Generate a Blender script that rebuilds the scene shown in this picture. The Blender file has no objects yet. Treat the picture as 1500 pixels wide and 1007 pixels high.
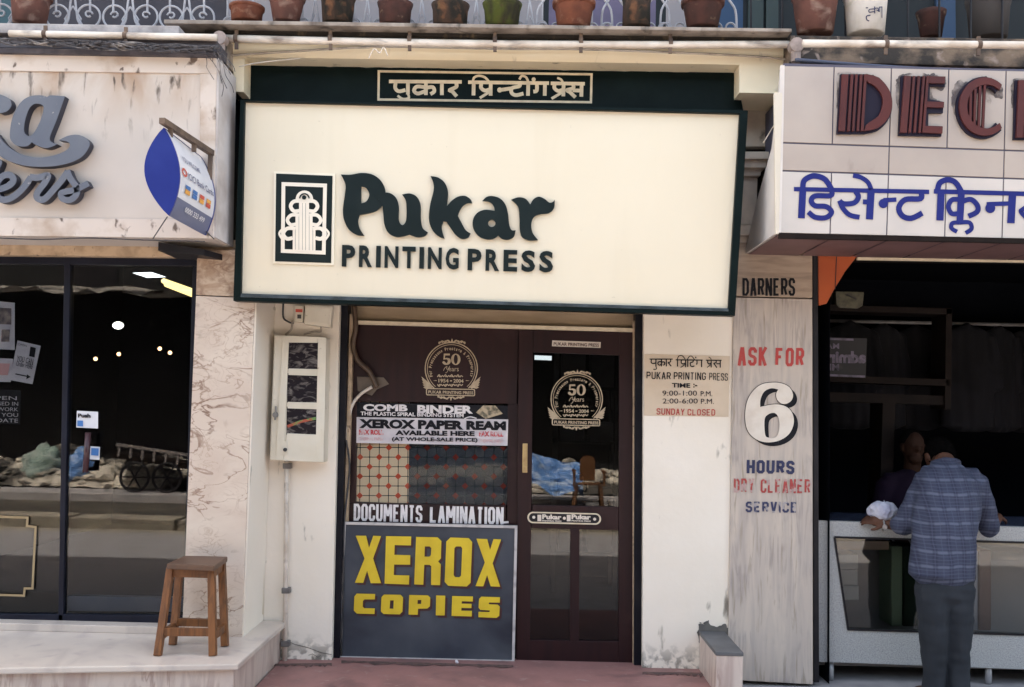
import bpy, bmesh, math, random
from math import sin, cos, tan, pi, radians, sqrt
from mathutils import Vector, Matrix, noise
from mathutils.geometry import tessellate_polygon

S = bpy.context.scene
COL = S.collection
random.seed(7)

# ------------------------------------------------------------------ camera
F, CX, CY = 1470.0, 750.0, 503.5
PITCH, ROLL, YAW = radians(3.56), radians(1.27), radians(0.45)
EYE = Vector((0, 0, 1.6))
DIR = Vector((-sin(YAW) * cos(PITCH), cos(YAW) * cos(PITCH), sin(PITCH)))
R0 = Vector((cos(YAW), sin(YAW), 0))
U0 = R0.cross(DIR)
RT = R0 * cos(ROLL) + U0 * sin(ROLL)
UP = U0 * cos(ROLL) - R0 * sin(ROLL)
cam = bpy.data.cameras.new('camera')
cam.sensor_width = 36.0
cam.lens = 36.0 * F / 1500.0
cam.clip_start, cam.clip_end = 0.05, 500
co = bpy.data.objects.new('camera', cam)
m3 = Matrix((RT, UP, -DIR)).transposed()
co.matrix_world = Matrix.Translation(EYE) @ m3.to_4x4()
COL.objects.link(co)
S.camera = co

# ------------------------------------------------------------------ sky, sun, exposure
SUN_EL, SUN_AZ = radians(58), radians(-24)      # azimuth measured from +Y (behind the shops) towards +X
w = bpy.data.worlds.new('World')
S.world = w
w.use_nodes = True
nt = w.node_tree
sky = nt.nodes.new('ShaderNodeTexSky')
sky.sky_type = 'NISHITA'
sky.sun_disc = False
sky.sun_elevation = SUN_EL
sky.sun_rotation = SUN_AZ
sky.dust_density = 4.0
sky.air_density = 0.8
sky.ozone_density = 0.4
bg = nt.nodes['Background']
warm = nt.nodes.new('ShaderNodeMix')
warm.data_type, warm.blend_type = 'RGBA', 'MULTIPLY'
warm.inputs[0].default_value = 1
warm.inputs[7].default_value = (1.0, .88, .675, 1)
nt.links.new(sky.outputs[0], warm.inputs[6])
nt.links.new(warm.outputs[2], bg.inputs[0])
bg.inputs[1].default_value = 0.15
sun = bpy.data.lights.new('sun', 'SUN')
sun.energy = 2.8
sun.angle = radians(0.5)
sun.color = (1.0, 0.93, 0.82)
so = bpy.data.objects.new('sun', sun)
sd = Vector((sin(SUN_AZ) * cos(SUN_EL), cos(SUN_AZ) * cos(SUN_EL), sin(SUN_EL)))
so.rotation_euler = sd.to_track_quat('Z', 'Y').to_euler()
COL.objects.link(so)
S.view_settings.view_transform = 'Standard'
S.view_settings.look = 'None'
S.view_settings.exposure = 3.25
S.view_settings.gamma = 1
S.cycles.use_denoising = True
S.cycles.max_bounces = 8
S.cycles.diffuse_bounces = 4
S.cycles.transparent_max_bounces = 16
S.cycles.sample_clamp_indirect = 6

# ------------------------------------------------------------------ measuring helpers
def ray(px, py):
    return DIR * F + RT * (px - CX) - UP * (py - CY)
def W(px, py, Y):                      # the point of the vertical plane y = Y seen in that direction
    r = ray(px, py)
    return EYE + r * (Y / r.y)
def G(px, py, z):                      # the point of the level plane at height z
    r = ray(px, py)
    return EYE + r * ((z - EYE.z) / r.z)
def MIR(px, py, Yp, Y):                # the place in the street that a pane at y = Yp mirrors there
    p = W(px, py, 2 * Yp - Y)
    return Vector((p.x, Y, p.z))
def PM(Y):
    def f(x, y, d=0.0):
        p = W(x, y, Y)
        p.y -= d
        return p
    return f

# ------------------------------------------------------------------ materials
def nd(t, typ, **k):
    n = t.nodes.new(typ)
    for a, b in k.items():
        setattr(n, a, b)
    return n
def rgb(c):
    if isinstance(c, (int, float)):
        c = (c, c, c)
    return (c[0], c[1], c[2], 1)
MATS = {}
def M(name, col, rough=.7, col2=None, scale=4, lo=.4, hi=.65, stretch=(1, 1, 1), rot=(0, 0, 0), bump=0, bscale=60,
      metal=0, spec=.4, stain=None, coat=0, dist=0, detail=8, stain2=None, emit=0, veins=()):
    m = bpy.data.materials.new(name)
    m.use_nodes = True
    t = m.node_tree
    b = t.nodes['Principled BSDF']
    b.inputs['Roughness'].default_value = rough
    b.inputs['Metallic'].default_value = metal
    b.inputs['Specular IOR Level'].default_value = spec
    b.inputs['Coat Weight'].default_value = coat
    b.inputs['Base Color'].default_value = rgb(col)
    tc = nd(t, 'ShaderNodeTexCoord')
    def noise_fac(scale, lo, hi, stretch=(1, 1, 1), rot=(0, 0, 0), dist=0, detail=8, off=0):
        mp = nd(t, 'ShaderNodeMapping')
        mp.inputs['Scale'].default_value = stretch
        mp.inputs['Rotation'].default_value = rot
        mp.inputs['Location'].default_value = (off, off * 1.7, off * .6)
        t.links.new(tc.outputs['Object'], mp.inputs[0])
        n = nd(t, 'ShaderNodeTexNoise')
        n.inputs['Scale'].default_value = scale
        n.inputs['Detail'].default_value = detail
        n.inputs['Distortion'].default_value = dist
        t.links.new(mp.outputs[0], n.inputs[0])
        r = nd(t, 'ShaderNodeMapRange')
        r.inputs[1].default_value = lo
        r.inputs[2].default_value = hi
        t.links.new(n.outputs[0], r.inputs[0])
        return r.outputs[0]
    cur = None
    def mixc(fac, a, bcol):
        mx = nd(t, 'ShaderNodeMix', data_type='RGBA')
        t.links.new(fac, mx.inputs[0])
        if isinstance(a, bpy.types.NodeSocket):
            t.links.new(a, mx.inputs[6])
        else:
            mx.inputs[6].default_value = rgb(a)
        mx.inputs[7].default_value = rgb(bcol)
        return mx.outputs[2]
    cur = col
    if col2 is not None:
        cur = mixc(noise_fac(scale, lo, hi, stretch, rot, dist, detail), cur, col2)
    for k, st in enumerate((stain, stain2)):
        if st:   # (colour, scale, lo, hi, stretch, zband(low, high) or None)
            fac = noise_fac(st[1], st[2], st[3], st[4] if len(st) > 4 else (1, 1, 1), (0, 0, 0), .4, 9, 3.1 + k * 4)
            if len(st) > 5 and st[5]:
                sp = nd(t, 'ShaderNodeSeparateXYZ')
                t.links.new(tc.outputs['Object'], sp.inputs[0])
                r = nd(t, 'ShaderNodeMapRange')
                r.inputs[1].default_value, r.inputs[2].default_value = st[5]
                t.links.new(sp.outputs[2], r.inputs[0])
                mu = nd(t, 'ShaderNodeMath', operation='MULTIPLY')
                t.links.new(fac, mu.inputs[0])
                t.links.new(r.outputs[0], mu.inputs[1])
                fac = mu.outputs[0]
            cur = mixc(fac, cur, st[0])
    for k, (vc, vs, vw, vst, vrot, amt) in enumerate(veins):     # thin wandering lines where a noise crosses its middle
        f1 = noise_fac(vs, 0, 1, vst, vrot, 1.2, 5, 7.3 + k * 5)
        sb = nd(t, 'ShaderNodeMath', operation='SUBTRACT'); t.links.new(f1, sb.inputs[0]); sb.inputs[1].default_value = .5
        ab = nd(t, 'ShaderNodeMath', operation='ABSOLUTE'); t.links.new(sb.outputs[0], ab.inputs[0])
        r = nd(t, 'ShaderNodeMapRange')
        r.inputs[1].default_value, r.inputs[2].default_value, r.inputs[3].default_value, r.inputs[4].default_value = 0, vw, amt, 0
        t.links.new(ab.outputs[0], r.inputs[0])
        mk = noise_fac(vs * .8, .42, .62, (1, 1, 1), (0, 0, 0), 0, 3, 2.2 + k)
        mu = nd(t, 'ShaderNodeMath', operation='MULTIPLY'); t.links.new(r.outputs[0], mu.inputs[0]); t.links.new(mk, mu.inputs[1])
        cur = mixc(mu.outputs[0], cur, vc)
    if isinstance(cur, bpy.types.NodeSocket):
        t.links.new(cur, b.inputs['Base Color'])
    if emit:
        b.inputs['Emission Color'].default_value = rgb(col)
        b.inputs['Emission Strength'].default_value = emit
    if bump:
        n = nd(t, 'ShaderNodeTexNoise')
        n.inputs['Scale'].default_value = bscale
        n.inputs['Detail'].default_value = 6
        t.links.new(tc.outputs['Object'], n.inputs[0])
        bp = nd(t, 'ShaderNodeBump')
        bp.inputs['Strength'].default_value = bump
        bp.inputs['Distance'].default_value = .01
        t.links.new(n.outputs[0], bp.inputs['Height'])
        t.links.new(bp.outputs[0], b.inputs['Normal'])
    MATS[name] = m
    return m
def glass(name, tint=(.9, .92, .92), refl=.06, gain=1.0, rough=0.0, wave=0.0):
    m = bpy.data.materials.new(name)
    m.use_nodes = True
    t = m.node_tree
    t.nodes.remove(t.nodes['Principled BSDF'])
    out = t.nodes['Material Output']
    tr = nd(t, 'ShaderNodeBsdfTransparent')
    tr.inputs[0].default_value = rgb(tint)
    gl = nd(t, 'ShaderNodeBsdfGlossy')
    gl.inputs['Roughness'].default_value = rough
    fr = nd(t, 'ShaderNodeFresnel')
    fr.inputs[0].default_value = 1.5
    ad = nd(t, 'ShaderNodeMath', operation='MULTIPLY_ADD')
    ad.use_clamp = True
    ad.inputs[1].default_value = gain
    ad.inputs[2].default_value = refl
    t.links.new(fr.outputs[0], ad.inputs[0])
    mx = nd(t, 'ShaderNodeMixShader')
    t.links.new(ad.outputs[0], mx.inputs[0])
    t.links.new(tr.outputs[0], mx.inputs[1])
    t.links.new(gl.outputs[0], mx.inputs[2])
    t.links.new(mx.outputs[0], out.inputs[0])
    if wave:
        tc = nd(t, 'ShaderNodeTexCoord')
        n = nd(t, 'ShaderNodeTexNoise')
        n.inputs['Scale'].default_value = 2.2
        n.inputs['Detail'].default_value = 1
        t.links.new(tc.outputs['Object'], n.inputs[0])
        bp = nd(t, 'ShaderNodeBump')
        bp.inputs['Strength'].default_value = wave
        bp.inputs['Distance'].default_value = .01
        t.links.new(n.outputs[0], bp.inputs['Height'])
        t.links.new(bp.outputs[0], gl.inputs['Normal'])
    MATS[name] = m
    return m

# ------------------------------------------------------------------ objects
def tag(o, label=None, cat=None, group=None, kind=None):
    if label: o['label'] = label
    if cat: o['category'] = cat
    if group: o['group'] = group
    if kind: o['kind'] = kind
    return o
def empty(name, loc, label, cat, group=None):
    o = bpy.data.objects.new(name, None)
    o.empty_display_size = .1
    o.location = loc
    COL.objects.link(o)
    return tag(o, label, cat, group)
def copy_tree(o, parent=None):
    c = o.copy()
    COL.objects.link(c)
    c.parent = parent
    for ch in list(o.children):
        copy_tree(ch, c)
    return c
def link(name, me, mat, parent=None, smooth=False):
    o = bpy.data.objects.new(name, me)
    COL.objects.link(o)
    for mm in (mat if isinstance(mat, (list, tuple)) else [mat]):
        me.materials.append(mm)
    if parent is not None:
        o.parent = parent
        # vertices are written in the place's own coordinates; an Empty parent is undone here
        if parent.type == 'EMPTY':
            o.matrix_parent_inverse = Matrix.Translation(parent.location).inverted()
    if smooth:
        for p in me.polygons:
            p.use_smooth = True
    return o

class MB:
    """collects shapes and links them as one mesh"""
    def __init__(s):
        s.v, s.f, s.mi = [], [], []
    def add(s, verts, faces, mi=0):
        n = len(s.v)
        s.v += [tuple(v) for v in verts]
        s.f += [tuple(i + n for i in f) for f in faces]
        s.mi += [mi] * len(faces)
        return s
    def from_bm(s, bm, mi=0):
        bm.verts.index_update()
        s.add([v.co.copy() for v in bm.verts], [[v.index for v in f.verts] for f in bm.faces], mi)
        bm.free()
        return s
    def hull8(s, a, b, bev=0, mi=0):           # a, b: front and back loops with the same count
        bm = bmesh.new()
        n = len(a)
        va = [bm.verts.new(p) for p in a]
        vb = [bm.verts.new(p) for p in b]
        bm.faces.new(va)
        bm.faces.new(vb[::-1])
        for i in range(n):
            j = (i + 1) % n
            bm.faces.new((va[i], vb[i], vb[j], va[j]))
        bmesh.ops.recalc_face_normals(bm, faces=bm.faces)
        if bev:
            bmesh.ops.bevel(bm, geom=list(bm.edges), offset=bev, segments=2, affect='EDGES', profile=.6)
        return s.from_bm(bm, mi)
    def box(s, x0, x1, y0, y1, z0, z1, bev=0, mi=0):
        a = [(x0, y0, z0), (x1, y0, z0), (x1, y0, z1), (x0, y0, z1)]
        return s.hull8(a, [(p[0], y1, p[2]) for p in a], bev, mi)
    def prism(s, px, Y, dep, bev=0, mi=0):     # an outline measured on the plane y = Y, pushed back by dep
        a = [W(x, y, Y) for x, y in px]
        return s.hull8(a, [p + Vector((0, dep, 0)) for p in a], bev, mi)
    def rect(s, x0, y0, x1, y1, Y, dep, bev=0, mi=0, sl=.025, ln=-.018):
        return s.prism(rq(x0, y0, x1, y1, sl, ln), Y, dep, bev, mi)
    def tube(s, pts, r, seg=10, cap=True, mi=0):
        pts = [Vector(p) for p in pts]
        n = len(pts)
        rs = r if isinstance(r, (list, tuple)) else [r] * n
        vs, fs = [], []
        prev = None
        for i, p in enumerate(pts):
            d = (pts[min(i + 1, n - 1)] - pts[max(i - 1, 0)]).normalized()
            if prev is None:
                h = Vector((0, 0, 1)) if abs(d.z) < .9 else Vector((1, 0, 0))
                a = d.cross(h).normalized()
            else:
                a = (prev - d * prev.dot(d)).normalized()
            prev = a
            b = d.cross(a)
            for k in range(seg):
                t = 2 * pi * k / seg
                vs.append(p + (a * cos(t) + b * sin(t)) * rs[i])
        for i in range(n - 1):
            for k in range(seg):
                k2 = (k + 1) % seg
                fs.append((i * seg + k, i * seg + k2, (i + 1) * seg + k2, (i + 1) * seg + k))
        if cap:
            fs.append(tuple(range(seg))[::-1])
            fs.append(tuple((n - 1) * seg + k for k in range(seg)))
        return s.add(vs, fs, mi)
    def lathe(s, prof, c, seg=24, mi=0):
        vs, fs = [], []
        for r, z in prof:
            for k in range(seg):
                t = 2 * pi * k / seg
                vs.append((c[0] + r * cos(t), c[1] + r * sin(t), c[2] + z))
        for i in range(len(prof) - 1):
            for k in range(seg):
                k2 = (k + 1) % seg
                fs.append((i * seg + k, i * seg + k2, (i + 1) * seg + k2, (i + 1) * seg + k))
        fs.append(tuple(range(seg))[::-1])
        fs.append(tuple((len(prof) - 1) * seg + k for k in range(seg)))
        return s.add(vs, fs, mi)
    def beam(s, p, q, w1, w2=None, up=(0, 0, 1), bev=0, mi=0):   # a square bar from p to q
        p, q = Vector(p), Vector(q)
        d = (q - p).normalized()
        a = d.cross(Vector(up))
        if a.length < .05:
            a = d.cross(Vector((0, 1, 0)))
        a.normalize()
        b = d.cross(a)
        w2 = w2 or w1
        c = [a * w1 / 2 + b * w2 / 2, -a * w1 / 2 + b * w2 / 2, -a * w1 / 2 - b * w2 / 2, a * w1 / 2 - b * w2 / 2]
        return s.hull8([p + k for k in c], [q + k for k in c], bev, mi)
    def build(s, name, mat, parent=None, smooth=False, recalc=True):
        me = bpy.data.meshes.new(name)
        me.from_pydata(s.v, [], s.f)
        if any(s.mi):
            me.polygons.foreach_set('material_index', s.mi)
        if recalc:
            bm = bmesh.new()
            bm.from_mesh(me)
            bmesh.ops.recalc_face_normals(bm, faces=bm.faces)
            bm.to_mesh(me)
            bm.free()
        me.update()
        return link(name, me, mat, parent, smooth)
def rq(x0, y0, x1, y1, sl=.025, ln=-.018):      # a rectangle on the leaning front, given by its top-left and bottom-right
    w, h = x1 - x0, y1 - y0
    return [(x0, y0), (x1, y0 + sl * w), (x1 + ln * h, y1 + sl * w), (x0 + ln * h, y1)]

# ------------------------------------------------------------------ drawn outlines and lettering
def curve(pts, closed=True, n=7):
    """points (x, y) are smooth, (x, y, 1) are corners; Catmull-Rom between"""
    N = len(pts)
    out = []
    rng = range(N) if closed else range(N - 1)
    for i in rng:
        p1, p2 = pts[i], pts[(i + 1) % N]
        p0 = pts[i - 1] if (closed or i > 0) else p1
        p3 = pts[(i + 2) % N] if (closed or i + 2 < N) else p2
        if len(p1) > 2: p0 = p1
        if len(p2) > 2: p3 = p2
        if len(p1) > 2 and len(p2) > 2:
            out.append((p1[0], p1[1]))
            continue
        for k in range(n):
            t = k / n
            r = []
            for a in (0, 1):
                c0, c1, c2, c3 = p0[a], p1[a], p2[a], p3[a]
                r.append(.5 * (2 * c1 + (c2 - c0) * t + (2 * c0 - 5 * c1 + 4 * c2 - c3) * t * t + (3 * c1 - c0 - 3 * c2 + c3) * t ** 3))
            out.append(tuple(r))
    if not closed:
        out.append((pts[-1][0], pts[-1][1]))
    return out
def circ(cx, cy, r, n=20, a0=0, a1=360, ry=None):
    k = n if a1 - a0 >= 360 else n + 1
    return [(cx + r * cos(radians(a0 + (a1 - a0) * i / n)), cy + (ry or r) * sin(radians(a0 + (a1 - a0) * i / n))) for i in range(k)]
def sharp(pts):
    return [(p[0], p[1], 1) for p in pts]

_glyph = {}
def glyphs(txt, bold):
    key = (txt, bold)
    if key not in _glyph:
        c = bpy.data.curves.new('lettering', 'FONT')
        c.body = txt
        c.offset = bold
        c.resolution_u = 3
        o = bpy.data.objects.new('lettering', c)
        COL.objects.link(o)
        dg = bpy.context.evaluated_depsgraph_get()
        me = bpy.data.meshes.new_from_object(o.evaluated_get(dg))
        v = [(p.co.x, p.co.y) for p in me.vertices]
        f = [tuple(p.vertices) for p in me.polygons]
        bpy.data.objects.remove(o)
        bpy.data.meshes.remove(me)
        bpy.data.curves.remove(c)
        _glyph[key] = (v, f)
    return _glyph[key]

# sign-writer's letters: strokes on a unit box, y down, inset later by the stroke
SF = {
 'A': [[(0, 1), (.46, 0)], [(.54, 0), (1, 1)], [(.2, .68), (.8, .68)]],
 'B': [[(0, 0), (.75, 0), (1, .14), (1, .36), (.8, .49), (0, .49)], [(.7, .49), (1, .62), (1, .86), (.75, 1), (0, 1)], [(0, 0), (0, 1)]],
 'C': [[(1, .3), (1, .13), (.75, 0), (.25, 0), (0, .13), (0, .87), (.25, 1), (.75, 1), (1, .87), (1, .7)]],
 'D': [[(0, 0), (.65, 0), (1, .18), (1, .82), (.65, 1), (0, 1)], [(0, 0), (0, 1)]],
 'E': [[(1, 0), (0, 0), (0, 1), (1, 1)], [(0, .48), (.85, .48)]],
 'F': [[(1, 0), (0, 0), (0, 1)], [(0, .48), (.8, .48)]],
 'G': [[(1, .28), (1, .13), (.75, 0), (.25, 0), (0, .13), (0, .87), (.25, 1), (.75, 1), (1, .87), (1, .55), (.6, .55)]],
 'H': [[(0, 0), (0, 1)], [(1, 0), (1, 1)], [(0, .5), (1, .5)]],
 'I': [[(.5, 0), (.5, 1)]],
 'K': [[(0, 0), (0, 1)], [(1, 0), (.1, .56)], [(.3, .42), (1, 1)]],
 'L': [[(0, 0), (0, 1), (1, 1)]],
 'M': [[(0, 1), (0, 0)], [(.05, 0), (.5, .7)], [(.95, 0), (.5, .7)], [(1, 0), (1, 1)]],
 'N': [[(0, 1), (0, 0)], [(.02, 0), (.98, 1)], [(1, 1), (1, 0)]],
 'O': [[(.25, 0), (.75, 0), (1, .13), (1, .87), (.75, 1), (.25, 1), (0, .87), (0, .13), (.25, 0)]],
 'P': [[(0, 1), (0, 0), (.75, 0), (1, .14), (1, .4), (.75, .54), (0, .54)]],
 'R': [[(0, 1), (0, 0), (.75, 0), (1, .14), (1, .38), (.75, .52), (0, .52)], [(.55, .52), (1, 1)]],
 'S': [[(1, .26), (1, .12), (.75, 0), (.25, 0), (0, .12), (0, .36), (.25, .47), (.75, .53), (1, .64), (1, .88), (.75, 1), (.25, 1), (0, .88), (0, .74)]],
 'T': [[(0, 0), (1, 0)], [(.5, 0), (.5, 1)]],
 'U': [[(0, 0), (0, .85), (.25, 1), (.75, 1), (1, .85), (1, 0)]],
 'V': [[(0, 0), (.46, 1)], [(1, 0), (.54, 1)]],
 'X': [[(0, 0), (1, 1)], [(1, 0), (0, 1)]],
 'Y': [[(0, 0), (.5, .55)], [(1, 0), (.5, .55)], [(.5, .48), (.5, 1)]],
 '_': [[(0, 1), (1, .97)]], '-': [[(0, .5), (1, .5)]], '.': [[(.3, .93), (.7, .93)]],
}
SFW = {'I': .35, 'M': 1.3, 'N': 1.05, ' ': .6, '.': .4, '-': .6}

class Ink:
    """flat or raised shapes drawn in picture-plane units and laid on a surface through a mapper f(x, y, d)"""
    def __init__(s, f, zoom=None, lift=.003):
        s.f, s.v, s.faces, s.k, s.lift = f, [], [], 0, lift
        s.z = zoom                       # (origin x, origin y, scale) of enlarged measurements
    def pt(s, x, y):
        if s.z:
            return (s.z[0] + x / s.z[2], s.z[1] + y / s.z[2])
        return (x, y)
    def put(s, v2, faces, d=0.0, ext=0.0):
        s.k += 1
        d = d + s.lift + (s.k % 9) * .00025
        n = len(s.v)
        v2 = [s.pt(*p) for p in v2]
        top = [s.f(x, y, d + ext) for x, y in v2]
        s.v += top
        s.faces += [tuple(i + n for i in f) for f in faces]
        if ext:
            m = len(s.v)
            s.v += [s.f(x, y, d) for x, y in v2]
            cnt = {}
            for f in faces:
                for a, b in zip(f, f[1:] + f[:1]):
                    k = (min(a, b), max(a, b))
                    cnt[k] = (cnt.get(k, (0,))[0] + 1, a, b)
            for c, a, b in cnt.values():
                if c == 1:
                    s.faces.append((a + n, a + m, b + m, b + n))
        return s
    def poly(s, outer, holes=(), d=0.0, ext=0.0):
        loops = [[Vector((x, y, 0)) for x, y, *_ in outer]] + [[Vector((x, y, 0)) for x, y, *_ in h] for h in holes]
        flat = [(p.x, p.y) for L in loops for p in L]
        tri = [tuple(t) for t in tessellate_polygon(loops)]
        return s.put(flat, tri, d, ext)
    def ribbon(s, pts, w, d=0.0, ext=0.0, w2=None):
        pts = [(p[0], p[1]) for p in pts]
        closed = len(pts) > 3 and abs(pts[0][0] - pts[-1][0]) + abs(pts[0][1] - pts[-1][1]) < 1e-6
        n = len(pts)
        L, R = [], []
        for i in range(n):
            a = pts[i - 1] if i else (pts[-2] if closed else None)
            b = pts[i + 1] if i < n - 1 else (pts[1] if closed else None)
            p = pts[i]
            def nrm(u, v):
                dx, dy = v[0] - u[0], v[1] - u[1]
                l = math.hypot(dx, dy) or 1
                return (-dy / l, dx / l)
            if a is None: nx, ny = nrm(p, b)
            elif b is None: nx, ny = nrm(a, p)
            else:
                n1, n2 = nrm(a, p), nrm(p, b)
                nx, ny = n1[0] + n2[0], n1[1] + n2[1]
                q = (nx * nx + ny * ny)
                q = max(q, .9)
                nx, ny = 2 * nx / q, 2 * ny / q
            ww = w if w2 is None else w + (w2 - w) * i / (n - 1)
            L.append((p[0] + nx * ww / 2, p[1] + ny * ww / 2))
            R.append((p[0] - nx * ww / 2, p[1] - ny * ww / 2))
        return s.put(L + R, [(i, i + 1, n + i + 1, n + i) for i in range(n - 1)], d, ext)
    def text(s, txt, x0, y0, x1, y1, bold=.02, sl=.025, ln=-.018, d=0.0, ext=0.0, flip=False, quad=None):
        v, f = glyphs(txt, bold)
        if not v:
            return s
        ax, bx = min(p[0] for p in v), max(p[0] for p in v)
        ay, by = min(p[1] for p in v), max(p[1] for p in v)
        q = quad or rq(x0, y0, x1, y1, sl, ln)
        out = []
        for x, y in v:
            u, t = (x - ax) / (bx - ax), 1 - (y - ay) / (by - ay)
            if flip: u = 1 - u
            out.append(tuple(q[0][k] * (1 - u) * (1 - t) + q[1][k] * u * (1 - t) + q[2][k] * u * t + q[3][k] * (1 - u) * t for k in (0, 1)))
        return s.put(out, f, d, ext)
    def block(s, txt, x0, y0, x1, y1, wt=.28, gap=.3, sl=.025, ln=-.018, d=0.0, ext=0.0, wh=None):
        tot = sum(SFW.get(c, 1) for c in txt) + gap * (len(txt) - 1)
        q = rq(x0, y0, x1, y1, sl, ln)
        unit = (x1 - x0) / tot
        sw = wt * unit
        h = y1 - y0
        x = 0
        for c in txt:
            wd = SFW.get(c, 1)
            for st in SF.get(c, []):
                pts = []
                for a, b in st:
                    lx = x * unit + sw / 2 + a * (wd * unit - sw)
                    ly = sw / 2 + b * (h - sw) if c not in 'IHKDTUYXVNMA' or 0 < b < 1 else (0 if b == 0 else h)
                    if c in 'DTU' and b in (0, 1):
                        ly = sw / 2 + b * (h - sw) if not (c == 'T' and b == 1) and not (c == 'U' and b == 0) else ly
                    if len(st) == 2 and st[0][0] == st[1][0] and c not in 'TY':
                        ly = b * h
                    u, t = lx / (x1 - x0), ly / h
                    pts.append(tuple(q[0][k] * (1 - u) * (1 - t) + q[1][k] * u * (1 - t) + q[2][k] * u * t + q[3][k] * (1 - u) * t for k in (0, 1)))
                s.ribbon(pts, sw, d, ext)
            x += wd + gap
        return s
    def spaced(s, txt, x0, y0, x1, y1, gap=.3, bold=.03, sl=.025, ln=-.018, d=0.0, ext=0.0):
        unit = (x1 - x0) / (sum(SFW.get(c, 1) for c in txt) + gap * (len(txt) - 1))
        x = x0
        for c in txt:
            w_ = SFW.get(c, 1) * unit
            y = y0 + sl * (x - x0)
            s.text(c, x, y, x + w_, y + y1 - y0, bold, sl, ln, d, ext)
            x += w_ + gap * unit
        return s
    def build(s, name, mat, parent=None, flatten=True):
        me = bpy.data.meshes.new(name)
        me.from_pydata([tuple(p) for p in s.v], [], s.faces)
        me.update()
        return link(name, me, mat, parent)
# ------------------------------------------------------------------ the materials of the place
CREAM = M('cream_paint', (.78, .70, .58), .75, (.66, .575, .455), 2.2, .4, .7, stain=((.28, .23, .17), 14, .66, .8, (1, 1, .5)), bump=.12, bscale=25)
CREAM_C = M('canopy_paint', (.84, .74, .56), .7, (.78, .67, .48), 1.6, .4, .7, stain=((.3, .25, .18), 9, .64, .78, (1, 1, .35)), bump=.1, bscale=20)
CREAM_W = M('pier_paint', (.82, .745, .65), .8, (.77, .69, .585), 1.5, .42, .66, stain=((.22, .19, .15), 6, .66, .76, (2, 2, .6)), stain2=((.10, .085, .07), 18, .46, .58, (1, 1, 1), (.24, .06)), bump=.18, bscale=18)
SIGNP = M('sign_panel', (.715, .64, .505), .42, (.685, .605, .465), 1.1, .3, .8, stain=((.4, .34, .25), 30, .71, .8), stain2=((.66, .58, .44), 2.0, .52, .9, (2.5, 2.5, .25)), spec=.3)
DGREEN = M('dark_green_paint', (.002, .0065, .0065), .45, (.004, .010, .010), 6, .4, .7, bump=.08, bscale=30, spec=.1)
LETG = M('letter_green', (.008, .014, .0145), .4, (.012, .019, .0195), 5, spec=.15)
LIP_SHEEN = M('lip_sheen_paint', (.05, .068, .08), .4, (.02, .03, .035), 12)
INKC = M('cream_ink', (.70, .60, .44), .6, (.6, .5, .36), 20)
WHITEINK = M('white_ink', (.72, .68, .68), .6, (.55, .5, .52), 25, .5, .7)
MARBLE = M('pink_marble', (.60, .505, .425), .3, (.53, .425, .355), 2.2, .4, .7, (1, 1, 1.6), (0, .6, 0), dist=1.2, spec=.4, veins=(((.17, .095, .065), 2.2, .022, (1, 1, 2.0), (0, .65, 0), 1.0), ((.22, .13, .09), 4.5, .024, (1, 1, 1.7), (0, .5, 0), .95), ((.34, .23, .17), 9, .03, (1, 1, 1.5), (0, .8, 0), .5)))
MARBLE2 = M('brown_marble', (.52, .40, .30), .35, (.38, .26, .18), 7, .42, .62, (1, 1, 1.6), (0, .5, 0), dist=1.6, spec=.4, veins=(((.22, .13, .09), 9, .09, (1, 1, 1.5), (0, .5, 0), .8), ((.25, .15, .1), 16, .08, (1, 1, 1.4), (0, .7, 0), .7)))
PLATM = M('grey_white_marble', (.59, .51, .445), .28, (.46, .395, .355), 2.3, .42, .68, (1.4, 1, 1), (0, 0, .5), dist=1.5, stain=((.42, .35, .33), 7, .6, .75), spec=.5)
PLATF = M('veined_marble', (.58, .48, .42), .35, (.44, .34, .30), 4.5, .45, .66, (2.5, 2.5, .6), dist=1.2, spec=.4, veins=(((.28, .18, .15), 4, .06, (2.5, 2.5, .5), (0, .2, 0), .7),))
GMARB = M('grey_streak_marble', (.53, .455, .39), .32, (.41, .355, .32), 6, .36, .70, (3.2, 3.2, .32), (0, -.2, 0), dist=.8, stain=((.30, .25, .2), 12, .58, .72, (3, 3, .3)), spec=.35, veins=(((.24, .21, .21), 6, .08, (3.2, 3.2, .25), (0, -.2, 0), .55),))
GMARB2 = M('brown_streak_marble', (.40, .31, .235), .4, (.29, .22, .17), 7, .42, .62, (.5, .5, 4), dist=.8, spec=.4)
MAROON = M('maroon_laminate', (.024, .008, .009), .4, (.015, .006, .008), 6, .35, .7, (3, 3, .3), stain=((.04, .02, .02), 3, .6, .75), spec=.22)
BLACKP = M('black_paint', (.004, .0045, .009), .5, (.01, .01, .014), 9, spec=.15)
BEIGE = M('beige_trim', (.50, .37, .25), .65, (.36, .26, .17), 14, .45, .65, stain=((.14, .1, .07), 24, .62, .72))
BEIGE2 = M('lintel_paint', (.36, .27, .18), .8, (.26, .19, .12), 6, .4, .7, (.6, 1, 3))
REDF = M('red_oxide_floor', (.30, .15, .135), .6, (.22, .115, .105), 5, .4, .66, stain=((.36, .25, .23), 16, .6, .8), stain2=((.10, .06, .06), 3, .6, .8), bump=.15, bscale=60)
CONC = M('dirty_concrete', (.34, .29, .25), .9, (.16, .13, .11), 7, .4, .62, stain=((.05, .042, .036), 9, .55, .7, (1, 1, .6)), bump=.4, bscale=30)
MOLD = M('mouldy_concrete', (.022, .019, .017), .95, (.15, .11, .07), 20, .58, .78, (1, 1, .4), bump=.5, bscale=40)
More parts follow.
